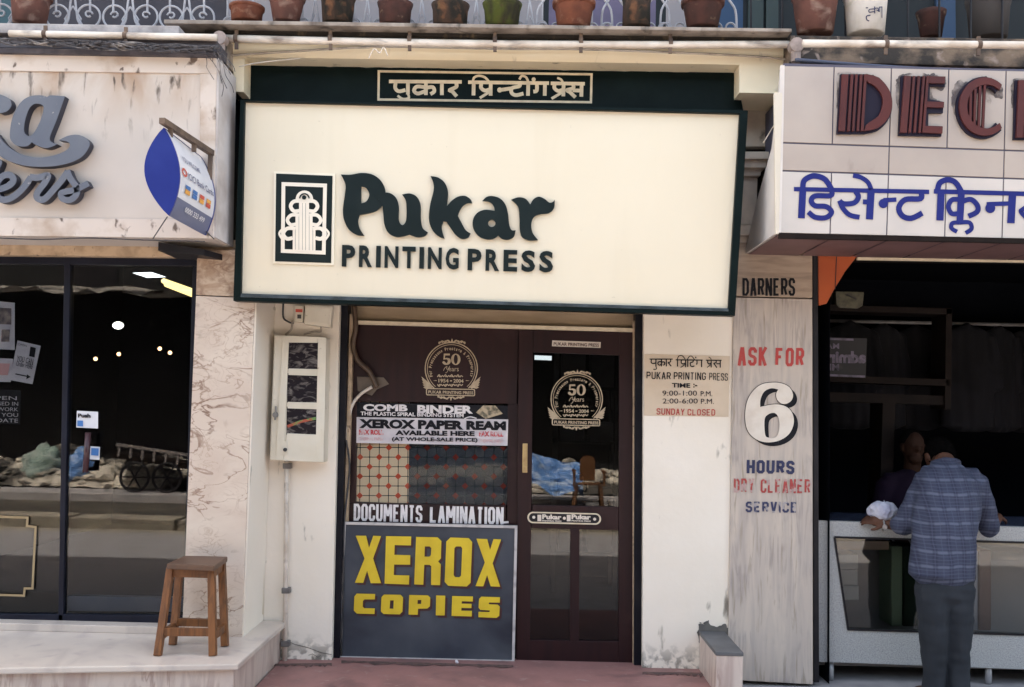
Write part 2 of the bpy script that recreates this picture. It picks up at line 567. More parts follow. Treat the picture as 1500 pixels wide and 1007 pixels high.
PAVE = M('grey_paving', (.36, .34, .345), .8, (.26, .25, .26), 7, .35, .7, stain=((.15, .14, .14), 3, .58, .75), bump=.2, bscale=50)
ASPH = M('asphalt', (.085, .072, .058), .9, (.052, .046, .041), 2.5, .3, .7, stain=((.16, .14, .11), 1.2, .5, .7), bump=.3, bscale=80)
PVC = M('white_pvc', (.70, .63, .56), .45, (.50, .42, .35), 6, .42, .65, stain=((.16, .12, .1), 9, .55, .7, (.4, 1, 1)))
METB = M('cream_enamel', (.70, .65, .55), .4, (.62, .56, .45), 5, .4, .7, stain=((.25, .18, .12), 18, .68, .76))
GREYMET = M('grey_metal', (.22, .215, .21), .5, (.13, .12, .12), 9, metal=.3)
RUST = M('rusty_metal', (.16, .11, .08), .7, (.08, .055, .045), 12, metal=.2)
RAILM = M('painted_iron', (.36, .36, .39), .6, (.28, .28, .31), 20, .45, .7)
CABLE = M('black_cable', (.03, .03, .035), .6, (.07, .065, .065), 15)
CABLEW = M('pale_cable', (.48, .42, .36), .6, (.3, .26, .22), 15)
WOODS = M('stool_wood', (.19, .072, .022), .5, (.10, .038, .013), 6, .4, .65, (6, 6, .5), dist=1, stain=((.07, .035, .02), 9, .6, .75))
WOODT = M('stool_top_wood', (.12, .060, .034), .5, (.08, .045, .03), 8, .4, .65, (.6, 6, 1), dist=1)
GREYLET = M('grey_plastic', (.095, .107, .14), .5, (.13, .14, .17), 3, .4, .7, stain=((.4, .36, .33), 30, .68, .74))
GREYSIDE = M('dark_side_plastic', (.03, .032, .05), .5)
FASC = M('stained_fascia', (.52, .455, .405), .65, (.58, .51, .455), 2.0, .4, .65, stain=((.36, .235, .15), 5, .42, .66, (1, 1, .6), (3.05, 3.36)), stain2=((.10, .075, .06), 9, .58, .68, (2.6, 1, .6), (2.95, 3.3)), spec=.4)
FASC2 = M('fascia_batten', (.60, .52, .46), .6, (.42, .32, .25), 6, .5, .7, stain=((.14, .10, .08), 12, .62, .7, (1.5, 1, 1)))
SOFF = M('soffit_panel', (.50, .42, .37), .75, (.42, .34, .3), 3)
TILEW = M('white_tile', (.42, .355, .31), .25, (.365, .305, .27), 2.5, .4, .7, stain=((.22, .17, .16), 5, .66, .8, (1, 1, .7)), spec=.5)
TILEB = M('bright_white_tile', (.56, .51, .475), .22, (.50, .46, .43), 2.5, spec=.5)
GROUT_SHADE = M('grout_and_gap_shade', (.09, .085, .12), .8)
SOFFR = M('soffit_wood', (.19, .105, .10), .55, (.14, .08, .075), 4, .4, .7)
MAROONL = M('maroon_plastic', (.085, .020, .018), .45, (.062, .018, .018), 4, spec=.25)
NAVYP = M('navy_plastic', (.012, .009, .022), .5, spec=.2)
HALO = M('soot', (.12, .10, .11), .8, (.3, .26, .27), 12, .4, .7)
BLUEP = M('blue_paint', (.011, .016, .135), .5, (.015, .022, .16), 6, spec=.2)
REDP = M('red_paint', (.42, .045, .04), .6, (.36, .07, .06), 30, .5, .7)
REDW = M('worn_red_paint', (.36, .055, .05), .6, (.46, .31, .29), 26, .5, .58)
NAVY = M('navy_paint', (.022, .025, .075), .6, (.03, .035, .09), 20)
NAVYW = M('worn_navy_paint', (.035, .04, .10), .6, (.36, .33, .34), 24, .52, .6)
BLKP = M('black_ink', (.008, .0085, .012), .6, (.015, .015, .019), 30, spec=.15)
IVORY = M('ivory_paint', (.70, .63, .55), .55, (.62, .54, .46), 12)
YEL = M('yellow_paint', (.68, .49, .025), .5, (.60, .42, .02), 9)
DRED = M('dark_red_paint', (.055, .018, .02), .5)
BOARD = M('slate_board', (.040, .047, .064), .42, (.072, .080, .096), 2.6, .38, .68, stain=((.022, .026, .038), 1.8, .5, .7), spec=.25)
BOARDF = M('board_edging', (.50, .47, .46), .5, (.33, .3, .3), 16, .5, .7)
PATCH = M('beige_patch', (.63, .51, .385), .8, (.58, .46, .34), 6)
GRAN = M('terrazzo', (.43, .43, .425), .35, (.30, .305, .31), 150, .42, .6, stain=((.14, .15, .165), 210, .6, .7), stain2=((.45, .46, .47), 190, .6, .68), spec=.4, detail=4)
DKFR = M('dark_frame', (.011, .010, .013), .45, (.02, .018, .021), 7, spec=.2)
ORANGE = M('orange_laminate', (.42, .085, .022), .45, (.36, .07, .02), 3)
TILEE = M('terracotta', (.165, .055, .030), .85, (.095, .032, .020), 9, .4, .65, stain=((.30, .19, .14), 11, .6, .75), bump=.3, bscale=40)
POTD = M('dark_terracotta', (.065, .026, .021), .9, (.034, .017, .015), 11, .4, .65, stain=((.2, .14, .1), 17, .6, .72), bump=.3, bscale=40)
POTM = M('mossy_terracotta', (.050, .029, .020), .95, (.016, .014, .011), 13, .42, .6, (1, 1, .6), stain=((.13, .06, .03), 12, .56, .7), stain2=((.10, .10, .04), 8, .6, .72), bump=.4, bscale=40)
POTG = M('green_moss_pot', (.060, .072, .012), .95, (.022, .02, .010), 10, .45, .62, (1, 1, .5), stain=((.07, .03, .02), 9, .55, .7), bump=.5, bscale=40)
POTW = M('whitewashed_pot', (.60, .57, .54), .8, (.48, .45, .41), 9, .45, .7, stain=((.3, .33, .2), 9, .62, .76), bump=.2)
POTP = M('pink_terracotta', (.135, .058, .046), .85, (.08, .038, .032), 8, .4, .65, stain=((.28, .20, .17), 10, .56, .75), bump=.3, bscale=40)
SOIL = M('soil', (.03, .022, .016), 1)
LEAF = M('leaf_green', (.06, .10, .03), .6, (.04, .07, .025), 30)
UPW1 = M('upper_wall_dim', (.075, .068, .082), .85, (.055, .05, .06), 3)
UPW2 = M('upper_wall_pale', (.33, .295, .30), .85, (.32, .29, .31), 3)
UPL = M('lilac_board', (.15, .12, .20), .6, (.12, .10, .165), 6)
UPB = M('blue_board', (.025, .06, .13), .6)
UPD = M('dark_recess', (.018, .022, .026), .8)
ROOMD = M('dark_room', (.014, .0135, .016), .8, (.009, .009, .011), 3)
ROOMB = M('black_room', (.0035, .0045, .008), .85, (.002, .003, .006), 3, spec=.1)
SHELF = M('shelf_wood', (.015, .010, .0085), .6, (.009, .0065, .006), 6, spec=.1)
LAMP = M('lamp_glow', (1.0, .93, .72), .5, emit=1.2)
LAMPW = M('tube_glow', (.95, 1.0, 1.0), .5, emit=.45)
LAMPY = M('warm_tube_glow', (1.0, .75, .28), .5, emit=.30)
LAMPS = M('bulb_glow', (1.0, .55, .25), .5, emit=.7)
PAPER = M('paper', (.62, .58, .60), .8, (.5, .46, .49), 9)
PAPERK = M('dark_card', (.03, .03, .035), .6)
PINK = M('pink_paper', (.62, .34, .33), .8)
STICKB = M('sticker_blue', (.05, .16, .42), .5)
CARDR = M('sticker_red', (.55, .08, .05), .5)
CARDY = M('sticker_orange', (.70, .33, .06), .5)
BANKB = M('bank_blue', (.012, .022, .17), .35, (.018, .032, .2), 4, spec=.25)
BANKW = M('bank_white', (.70, .70, .74), .35, (.6, .6, .65), 3)
BANKG = M('bank_grey', (.10, .12, .22), .35)
BRASS = M('worn_brass', (.45, .33, .16), .45, (.3, .2, .1), 20, metal=.6)
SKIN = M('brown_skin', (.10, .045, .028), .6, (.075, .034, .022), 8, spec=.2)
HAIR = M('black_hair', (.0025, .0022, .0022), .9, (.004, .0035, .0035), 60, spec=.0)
TROU = M('grey_trousers', (.020, .0235, .031), .9, (.013, .016, .022), 5, bump=.3, bscale=14)
SHIRTP = M('plum_shirt', (.016, .009, .020), .9, (.012, .007, .015), 6, spec=.1)
CLOTHW = M('white_cloth', (.50, .50, .58), .9, (.34, .34, .44), 16, .45, .65, bump=.6, bscale=14)
SHOE = M('sandal_brown', (.06, .03, .02), .6)
TARP = M('blue_tarp', (.10, .22, .50), .35, (.45, .55, .70), 4, .5, .7, (1, 1, 2), bump=.6, bscale=8)
TARPG = M('grey_green_tarp', (.20, .28, .25), .6, (.32, .36, .34), 3)
CHAIRP = M('brown_plastic', (.13, .062, .030), .4)
RUBM = M('rubble_stone', (.50, .46, .40), .9, (.06, .055, .05), 1.7, .42, .55, bump=.5)
KERB = M('kerb_stone', (.34, .30, .24), .9, (.22, .19, .16), 4)
OPPW = M('near_black_plaster', (.012, .012, .013), .9, (.007, .007, .008), .8, .4, .65)
OPPL = M('pale_awning', (.28, .26, .24), .85, (.03, .028, .027), 2.5, .45, .6)
G_LEFT = glass('shop_glass', (.80, .82, .84), .0, .85, 0, .006)
G_DOOR = glass('door_glass', (.45, .47, .48), .0, 1.15, 0, .008)
G_BOX = glass('meter_glass', (.7, .72, .72), .10, 1.0, .05)
G_CNT = glass('counter_glass', (.8, .82, .82), .0, .9, .02)

# plaid shirt: bands along height and across, in the cloth itself
PLAID = M('plaid_cloth', (.10, .115, .20), .85)
def plaid(m):
    t = m.node_tree
    b = t.nodes['Principled BSDF']
    tc = nd(t, 'ShaderNodeTexCoord')
    sp = nd(t, 'ShaderNodeSeparateXYZ')
    nz = nd(t, 'ShaderNodeTexNoise')
    nz.inputs['Scale'].default_value = 5
    ad = nd(t, 'ShaderNodeVectorMath', operation='MULTIPLY_ADD')
    ad.inputs[1].default_value = (.03, .03, .03)
    t.links.new(tc.outputs['Object'], nz.inputs[0])
    t.links.new(nz.outputs[1], ad.inputs[0])
    t.links.new(tc.outputs['Object'], ad.inputs[2])
    t.links.new(ad.outputs[0], sp.inputs[0])
    cur = None
    base = (.034, .040, .072)
    for ax, per, half, c, amt in ((2, .078, .16, (.135, .15, .21), .7), (0, .078, .30, (.018, .02, .045), .6), (2, .0195, .3, (.07, .078, .12), .45), (0, .039, .12, (.08, .09, .14), .35)):
        a = nd(t, 'ShaderNodeMath', operation='DIVIDE')
        t.links.new(sp.outputs[ax], a.inputs[0])
        a.inputs[1].default_value = per
        f = nd(t, 'ShaderNodeMath', operation='PINGPONG')
        t.links.new(a.outputs[0], f.inputs[0])
        f.inputs[1].default_value = .5
        r = nd(t, 'ShaderNodeMapRange')
        r.inputs[1].default_value = half * .5 + .05
        r.inputs[2].default_value = half * .5 - .05
        r.inputs[4].default_value = amt
        t.links.new(f.outputs[0], r.inputs[0])
        mx = nd(t, 'ShaderNodeMix', data_type='RGBA')
        t.links.new(r.outputs[0], mx.inputs[0])
        if cur is None: mx.inputs[6].default_value = rgb(base)
        else: t.links.new(cur, mx.inputs[6])
        mx.inputs[7].default_value = rgb(c)
        cur = mx.outputs[2]
    t.links.new(cur, b.inputs['Base Color'])
plaid(PLAID)

# patterned window film: eight-sided tiles, dark joints, red lozenges at every other corner
def film(nm, oct_, red_, opac):
    m = bpy.data.materials.new(nm)
    m.use_nodes = True
    t = m.node_tree
    b = t.nodes['Principled BSDF']
    b.inputs['Roughness'].default_value = .5
    b.inputs['Specular IOR Level'].default_value = .08
    out = t.nodes['Material Output']
    tc = nd(t, 'ShaderNodeTexCoord')
    sp = nd(t, 'ShaderNodeSeparateXYZ')
    mp = nd(t, 'ShaderNodeMapping')
    mp.inputs['Rotation'].default_value = (0, radians(1.2), 0)
    t.links.new(tc.outputs['Object'], mp.inputs[0])
    t.links.new(mp.outputs[0], sp.inputs[0])
    P = .0585
    def mth(op, a, bb=None, c=None):
        n = nd(t, 'ShaderNodeMath', operation=op)
        for i, x in enumerate((a, bb, c)):
            if x is None: continue
            if isinstance(x, (int, float)): n.inputs[i].default_value = x
            else: t.links.new(x, n.inputs[i])
        return n.outputs[0]
    ux = mth('DIVIDE', sp.outputs[0], P)
    uz = mth('DIVIDE', sp.outputs[2], P)
    ax = mth('ABSOLUTE', mth('SUBTRACT', mth('FRACT', ux), .5))      # 0 centre .. .5 joint
    az = mth('ABSOLUTE', mth('SUBTRACT', mth('FRACT', uz), .5))
    line = mth('GREATER_THAN', mth('MAXIMUM', ax, az), .458)
    diag = mth('ADD', ax, az)
    small = mth('GREATER_THAN', diag, .88)
    big = mth('GREATER_THAN', diag, .65)
    rx, rz = mth('ROUND', ux), mth('ROUND', uz)
    par = mth('ABSOLUTE', mth('MODULO', mth('ADD', rx, rz), 2))
    red = mth('MULTIPLY', big, mth('LESS_THAN', par, .5))
    dark = mth('MAXIMUM', line, mth('MAXIMUM', small, mth('MULTIPLY', mth('GREATER_THAN', diag, .70), 0.0)))
    mx = nd(t, 'ShaderNodeMix', data_type='RGBA')
    t.links.new(dark, mx.inputs[0])
    mx.inputs[6].default_value = rgb(oct_)
    mx.inputs[7].default_value = (.012, .02, .022, 1)
    m2 = nd(t, 'ShaderNodeMix', data_type='RGBA')
    t.links.new(red, m2.inputs[0])
    t.links.new(mx.outputs[2], m2.inputs[6])
    m2.inputs[7].default_value = rgb(red_)
    t.links.new(m2.outputs[2], b.inputs['Base Color'])
    op = mth('MAXIMUM', mth('MULTIPLY', mth('MAXIMUM', dark, red), .95), opac)
    tr = nd(t, 'ShaderNodeBsdfTransparent')
    tr.inputs[0].default_value = (.8, .8, .78, 1)
    ms = nd(t, 'ShaderNodeMixShader')
    t.links.new(op, ms.inputs[0])
    t.links.new(tr.outputs[0], ms.inputs[1])
    t.links.new(b.outputs[0], ms.inputs[2])
    t.links.new(ms.outputs[0], out.inputs[0])
    return m
FILM = film('backed_film', (.56, .45, .31), (.36, .05, .022), .9)
FILMD = film('dark_film', (.040, .048, .058), (.11, .014, .009), .72)

# ================================================================== GROUND
def sheet(name, x0, x1, y0, y1, z, mat, dep=.0):
    mb = MB()
    if dep: mb.box(x0, x1, y0, y1, z - dep, z)
    else: mb.add([(x0, y0, z), (x1, y0, z), (x1, y1, z), (x0, y1, z)], [(0, 1, 2, 3)])
    return tag(mb.build(name, mat), kind='structure')
sheet('ground', -150, 150, -150, 150, -.16, ASPH)
sheet('road', -80, 80, -5.2, -.85, -.12, ASPH)
sheet('pavement', -40, 40, -.55, 12.0, 0, PAVE, .15)
sheet('far_pavement', -40, 40, -14, -5.2, 0, PAVE, .15)
sheet('kerb', -40, 40, -.85, -.55, .0, KERB, .15)
RZ = .085
FL = G(560, 968, RZ)
step = MB().box(W(397, 970, 5.75).x, W(1030, 985, 5.9).x, 4.6, 6.18, -.01, RZ, .008).build('entrance_step', REDF)
tag(step, kind='structure')

# ================================================================== MIDDLE SHOP
mid = empty('shop_building', W(720, 968, 6.0), 'cream painted shop front with a maroon door and a cream canopy', 'shop')
MB().prism([(368, 425), (498, 425), (485.5, 975), (362, 975)], 6.0, .4, .004).build('wall', CREAM_W, mid)
mb = MB().prism([(943, 440), (1074, 440), (1066, 990), (941, 986)], 6.0, .4, .004)
rp = mb.build('wall', CREAM_W, mid)
MB().prism([(498, 440), (510, 440), (497, 974), (485.5, 973)], 6.05, .13).build('jamb', BLACKP, mid)
MB().prism([(931, 450), (943, 450), (941, 986), (929, 984)], 6.05, .13).build('jamb', BLACKP, mid)
MB().prism([(512, 460), (518, 460), (503, 972), (498, 972)], 6.09, .05, .004).build('jamb_strip', BEIGE, mid)
MB().prism([(927, 470), (932, 470), (932, 982), (927, 982)], 6.09, .05, .004).build('jamb_strip', BEIGE, mid)
MB().prism([(505, 425), (940, 438), (940, 490), (505, 480)], 6.165, .1).build('lintel', BEIGE2, mid)
MB().prism([(521, 469.5), (931, 481), (931, 487), (521, 475)], 6.10, .06, .003).build('lintel_trim', INKC, mid)
pan = MB().prism([(516, 475), (760, 482), (757, 592), (509, 588)], 6.14, .03, .002).build('transom_panel', MAROON, mid)
win = MB()
for p in ([(509, 588), (523, 588), (521, 736), (503, 736)], [(744, 592), (761, 592), (757, 990), (741, 990)],
          [(503, 736), (741, 741), (741, 800), (501, 800)]):
    win.prism(p, 6.14, .05, .002)
wn = win.build('window', MAROON, mid)
MB().prism([(522, 588), (600, 590), (598, 738), (520, 735)], 6.17, .004).build('pane', FILM, wn)
MB().prism([(600, 590), (745, 593), (742, 741), (598, 738)], 6.172, .004).build('pane', FILMD, wn)
MB().prism([(522, 588), (745, 593), (742, 741), (520, 735)], 6.155, .003).build('glazing', glass('window_glass', (.97, .97, .97), .0, .14, 0, .03), wn)
ik = Ink(PM(6.14))
ik.block('DOCUMENTS', 518.5, 738, 619, 763, .37, .13)
ik.block('LAMINATION', 630, 741, 738, 766, .37, .12, sl=.022)
ik.ribbon([(734, 766), (745, 765)], 3)
ik.build('lettering', WHITEINK, wn)
MB().prism([(497, 966), (930, 977), (930, 985), (496, 975)], 6.03, .14, .004).build('sill', DKFR, mid)
# door
dr = MB()
for p in ([(760, 484), (781, 484), (776, 976), (756, 976)], [(907, 487), (928, 487), (928, 981), (906, 980)],
          [(781, 484), (907, 487), (907, 521), (781, 516)], [(780, 740), (906, 743), (906, 777), (779, 774)],
          [(776, 938), (906, 940), (906, 980), (775, 977)], [(835.5, 775), (849, 775.5), (848, 940), (835, 939)]):
    dr.prism(p, 6.11, .045, .003)
door = dr.build('door', MAROON, mid)
for p in ([(780, 514), (908, 519), (906, 744), (779, 741)], [(778, 773), (836, 774), (836, 940), (775, 939)], [(848, 775), (907, 776), (907, 941), (847, 941)]):
    MB().prism(p, 6.13, .006).build('glass', G_DOOR, door)
MB().prism([(765.5, 650), (773, 650), (772.5, 693), (765, 693)], 6.10, .012, .003).build('handle', BRASS, door)
# push plate on the middle rail
pl = Ink(PM(6.11))
zz = (765, 735, 12)
pl.z = zz
cap = circ(190, 278, 100, 14, 90, 270) + circ(1285, 305, 100, 14, -90, 90)
pl.poly(cap, (), 0, .004)
plate = pl.build('push_plate', INKC, door)
p2 = Ink(PM(6.105), zz)
p2.poly(circ(195, 278, 76, 14, 90, 270) + circ(1280, 305, 76, 14, -90, 90))
p2.build('plate_field', DKFR, door)
p3 = Ink(PM(6.101), zz)
for x, y in ((203, 275), (740, 292), (1272, 308)):
    p3.poly(circ(x, y, 27, 14))
for dx in (0, 515):
    p3.poly([(268 + dx, 232), (335 + dx, 232), (335 + dx, 345), (268 + dx, 345)])
    p3.text('Pukar', 350 + dx, 222, 690 + dx, 308, .05, .03, 0)
    p3.text('PRINTING PRESS', 350 + dx, 322, 690 + dx, 350, .03, .03, 0)
p3.build('plate_lettering', IVORY, door)
lb = Ink(PM(6.11)).poly([(809, 499), (880, 501.5), (879.5, 510), (808.5, 507.5)])
lb.build('name_label', IVORY, door)
Ink(PM(6.106)).text('PUKAR PRINTING PRESS', 811, 501.5, 877.5, 506.5, .02, .033).build('label_lettering', DRED, door)

def emblem(Y, ox, oy, sc, parent, mat):
    e = Ink(PM(Y), (ox, oy, sc))
    a0, a1 = 135, 405
    e.ribbon(circ(490, 530, 366, 60, a0 - 4, a1 + 4), 15)
    e.ribbon(circ(490, 530, 336, 60, a0 - 4, a1 + 4), 8)
    arc = 'For Precision, Prestige & Prosperity'
    n = len(arc)
    for i, ch in enumerate(arc):
        if ch == ' ': continue
        th = radians(-197 + 214 * i / (n - 1))
        r, hw = 292, 15 if ch in 'fliIrt,' else 22
        up = 26 if ch.isupper() or ch in 'fltI&' else 16
        cx, cy = 490 + r * cos(th), 545 + r * sin(th)
        tx, ty = -sin(th), cos(th)
        nx, ny = cos(th), sin(th)
        q = [(cx - tx * hw * .6 + nx * up, cy - ty * hw * .6 + ny * up), (cx + tx * hw * .6 + nx * up, cy + ty * hw * .6 + ny * up),
             (cx + tx * hw * .6 - nx * 18, cy + ty * hw * .6 - ny * 18), (cx - tx * hw * .6 - nx * 18, cy - ty * hw * .6 - ny * 18)]
        e.text(ch, 0, 0, 1, 1, .02, quad=q)
    # 50 with heavy and light strokes
    e.poly([(385, 320), (470, 320), (470, 345), (405, 345), (400, 385), (425, 378)] + curve([(425, 378), (470, 390), (482, 425), (465, 465), (420, 480), (378, 465), (365, 440), (385, 425), (405, 440), (425, 455), (442, 425), (425, 400), (380, 405, 1)], False, 4))
    e.poly(circ(553, 400, 66, 24, 0, 360, 80), [circ(553, 400, 28, 20, 0, 360, 66)])
    e.ribbon(curve([(380, 560), (400, 520), (430, 500), (425, 530), (440, 540), (470, 495), (430, 580), (405, 590)], False, 4), 7)
    e.text('ears', 455, 522, 595, 568, .0, 0, 0)
    for yy, s in ((635, 1), (762, -1)):
        for k in range(4):
            x = 320 + k * 88
            e.ribbon(curve([(x - 25, yy + 12 * s), (x, yy - 18 * s), (x + 25, yy + 12 * s), (x + 45, yy - 6 * s), (x + 68, yy + 12 * s)], False, 4), 13)
            e.poly(circ(x + 4, yy + 6 * s, 10, 8))
    e.text('1954', 310, 672, 452, 726, .03, .02, 0)
    e.text('2004', 520, 676, 662, 728, .03, .02, 0)
    e.poly([(472, 694), (500, 694), (500, 710), (472, 710)])
    for sx in (-1, 1):
        e.ribbon([(490 + sx * 205, 698), (490 + sx * 255, 700)], 10, 0, 0, 2)
    # banner
    def rr(x0, y0, x1, y1, r):
        return circ(x1 - r, y0 + r, r, 5, -90, 0) + circ(x1 - r, y1 - r, r, 5, 0, 90) + circ(x0 + r, y1 - r, r, 5, 90, 180) + circ(x0 + r, y0 + r, r, 5, 180, 270)
    e.poly([(x, y + (x - 480) * .02) for x, y in rr(135, 810, 825, 912, 22)], [[(x, y + (x - 480) * .02) for x, y in rr(150, 824, 810, 898, 14)]])
    e.text('PUKAR PRINTING PRESS', 168, 836, 800, 880, .03, .022, 0)
    # scrolls on top and below, wings
    for yy, s, cx in ((165, -1, 500), (925, 1, 485)):
        for sx in (-1, 1):
            e.ribbon(curve([(cx + sx * 20, yy), (cx + sx * 60, yy + 30 * s), (cx + sx * 100, yy + 5 * s), (cx + sx * 140, yy + 20 * s), (cx + sx * 185, yy - 18 * s)], False, 4), 18)
            for k in range(4):
                e.poly(circ(cx + sx * (50 + 42 * k), yy + (24 - 8 * k) * s, 15, 8))
        e.poly([(cx - 22, yy), (cx, yy + 62 * s), (cx + 22, yy)])
    for sx, cx in ((-1, 200), (1, 775)):
        for k in range(5):
            r = 165 - k * 22
            bx, by = cx + sx * 5, 800 - k * 4
            tx, ty = cx + sx * (130 - 6 * k), 640 + k * 38
            e.poly([(bx - sx * 40, by - 12), ((bx + tx) / 2 - sx * 22, (by + ty) / 2 - 10), (tx, ty), ((bx + tx) / 2 + sx * 14, (by + ty) / 2 + 26), (bx, by + 14)])
    return e.build('emblem', mat, parent)
EMB = M('emblem_gold', (.47, .37, .255), .6, (.36, .28, .19), 30)
emblem(6.14, 610, 485, 9.59, pan, EMB)
emblem(6.13, 794.5, 530.5, 9.75, door, EMB)
# hours painted on the right pier
tp = Ink(PM(6.0)).poly([(944, 519), (1069, 522), (1067, 611), (943, 609)])
tp.build('painted_patch', PATCH, mid)
HZ = (935, 510, 9.15)
h = Ink(PM(5.996), HZ)
def strokes(h, lst, w=15):
    for st in lst:
        ww = w
        if isinstance(st, tuple): st, ww = st
        h.ribbon(curve(st, False, 5) if len(st) > 2 else st, ww)
strokes(h, [[(150, 150), (460, 150)], [(500, 160), (860, 164)], [(905, 165), (1115, 167)],
  [(175, 155), (172, 195), (200, 210), (232, 200)], [(235, 155), (235, 250)], ([(235, 248), (245, 275), (225, 290), (200, 285)], 11),
  [(310, 155), (310, 248)], [(310, 185), (270, 188), (262, 215), (285, 232), (310, 215)], [(310, 192), (345, 188), (352, 215), (335, 235)],
  [(375, 155), (375, 248)], [(432, 155), (430, 185), (400, 198), (412, 210)], [(408, 205), (440, 245)],
  [(525, 165), (525, 250)], ([(520, 158), (540, 112), (585, 104), (628, 150)], 11), [(575, 168), (575, 200), (600, 215), (628, 205)], [(632, 165), (632, 258)], ([(628, 222), (565, 262)], 11),
  [(662, 168), (662, 255)], ([(655, 160), (680, 118), (715, 112), (755, 160)], 11), [(735, 168), (730, 188), (698, 200), (700, 238), (725, 250), (750, 240)],
  [(785, 170), (785, 212), (772, 218)], [(847, 165), (847, 258)], [(930, 170), (930, 200), (948, 215), (970, 205)], [(975, 168), (975, 262)], ([(968, 225), (920, 262)], 11), ([(975, 160), (965, 135), (940, 122)], 10),
  [(1040, 170), (1042, 195), (1012, 208), (1022, 222)], [(1018, 215), (1052, 266)], [(1045, 212), (1095, 212)], [(1097, 168), (1097, 264)]])
h.poly(circ(768, 128, 10, 8))
h.block('PUKAR', 110, 318, 435, 415, .24, .24, sl=.03, ln=-.02)
h.block('PRINTING', 475, 325, 905, 424, .24, .24, sl=.012, ln=-.02)
h.block('PRESS', 950, 333, 1200, 433, .24, .24, sl=.03, ln=-.02)
h.text('TIME', 450, 470, 695, 530, .03, .02, 0)
h.text(':-', 735, 478, 790, 532, .03, .02, 0)
h.build('painted_lettering', BLKP, mid)
h = Ink(PM(5.996), HZ)
h.text('9:00-1:00', 322, 572, 785, 640, .0, .0, 0)
h.text('P.M.', 835, 580, 990, 648, .0, .0, 0)
h.text('2:00-6:00', 325, 678, 795, 745, .0, .0, 0)
h.text('P.M.', 838, 682, 1012, 750, .0, .0, 0)
h.build('painted_lettering', NAVYP, mid)
h = Ink(PM(5.996), HZ)
h.block('SUNDAY', 245, 808, 620, 893, .24, .26, sl=.02, ln=-.02)
h.block('CLOSED', 660, 818, 1030, 903, .24, .3, sl=.01, ln=-.02)
h.build('painted_lettering', REDP, mid)
k = Ink(PM(6.0))
k.ribbon([(402, 935), (418, 938), (432, 944), (452, 949), (470, 956), (486, 959)], .8)
k.ribbon([(452, 960), (458, 958), (466, 963), (470, 960)], .7)
k.build('crack', M('crack_line', (.12, .10, .085), .95), mid)
# grime and painted contact shade along the foot of the walls, paper scraps on the step
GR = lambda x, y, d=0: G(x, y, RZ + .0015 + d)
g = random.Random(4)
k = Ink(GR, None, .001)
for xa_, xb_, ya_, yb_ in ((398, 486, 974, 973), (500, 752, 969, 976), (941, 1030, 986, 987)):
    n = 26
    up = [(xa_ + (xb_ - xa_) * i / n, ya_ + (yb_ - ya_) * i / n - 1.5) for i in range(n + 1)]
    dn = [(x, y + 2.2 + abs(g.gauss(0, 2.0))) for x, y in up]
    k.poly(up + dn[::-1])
tag(k.build('grime_contact_shade', M('grime_shade', (.085, .055, .05), .95, (.16, .09, .08), 30)), kind='stuff')
for x, y, s_, lab in ((388, 984, 4, 'crumpled white paper scrap on the red step by the marble platform'), (669, 969.5, 2.6, 'small white paper scrap on the red step below the slate board')):
    c = G(x, y, RZ + .008)
    bm = bmesh.new()
    bmesh.ops.create_icosphere(bm, subdivisions=2, radius=s_ * .0042)
    for v in bm.verts:
        v.co = v.co * (1 + .5 * noise.noise(v.co * 90)) + c
    tag(MB().from_bm(bm).build('paper_scrap', PAPER), lab, 'paper', 'paper scraps on the step')
# canopy with its two end blocks
MB().prism([(332, 50), (1187, 70), (1185, 138), (1083, 136), (1083, 95), (358, 84), (357, 135), (345, 134), (340, 90)], 5.65, .42).build('canopy', CREAM_C, mid)
# old plaster and capital beside the sign
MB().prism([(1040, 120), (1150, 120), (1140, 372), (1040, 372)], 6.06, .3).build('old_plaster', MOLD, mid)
cp = MB()
for (x0, y0, x1, y1, Y) in ((1060, 150, 1130, 215, 5.99), (1060, 222, 1128, 233, 5.88), (1060, 233, 1124, 246, 5.91), (1060, 246, 1116, 258, 5.94), (1060, 258, 1110, 330, 5.97), (1060, 330, 1104, 345, 5.94), (1060, 345, 1100, 372, 5.98)):
    cp.prism([(x0, y0), (x1, y0), (x1 - 2, y1), (x0, y1)], Y, .2, .006)
cp.build('capital', M('old_plaster', (.62, .53, .44), .9, (.46, .39, .33), 6, .4, .6, stain=((.03, .025, .02), 7, .55, .62, (1, 1, 1), (3.15, 3.3)), bump=.4, bscale=20), mid)
# room behind
def room(name, xa, xb, ya, yb, za, zb, mat, parent):
    v = [(x, y, z) for x in (xa, xb) for y in (ya, yb) for z in (za, zb)]
    return MB().add(v, [(0, 2, 6, 4), (1, 5, 7, 3), (0, 1, 3, 2), (4, 6, 7, 5), (2, 3, 7, 6)]).build(name, mat, parent)
xa, xb = W(497, 700, 6.3).x, W(942, 700, 6.3).x
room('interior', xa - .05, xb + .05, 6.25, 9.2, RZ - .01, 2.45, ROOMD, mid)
tb = MB().tube([W(783, 524, 7.4), W(808, 525, 7.4)], .017, 10).build('tube_light', LAMPW)
tag(tb, 'short white tube light glowing inside behind the door glass', 'light')
rk = empty('shelf_rack', W(850, 700, 8.4), 'dim metal rack stacked with paper reams behind the door glass', 'rack')
fm = MB()
for xq in (.30, .80, 1.30):
    fm.box(xq, xq + .03, 8.3, 8.33, RZ, 2.2).box(xq, xq + .03, 8.7, 8.73, RZ, 2.2)
for zq in (.4, .85, 1.3, 1.75):
    fm.box(.30, 1.33, 8.3, 8.73, zq, zq + .02)
fm.build('frame', GREYMET, rk)
g = random.Random(8)
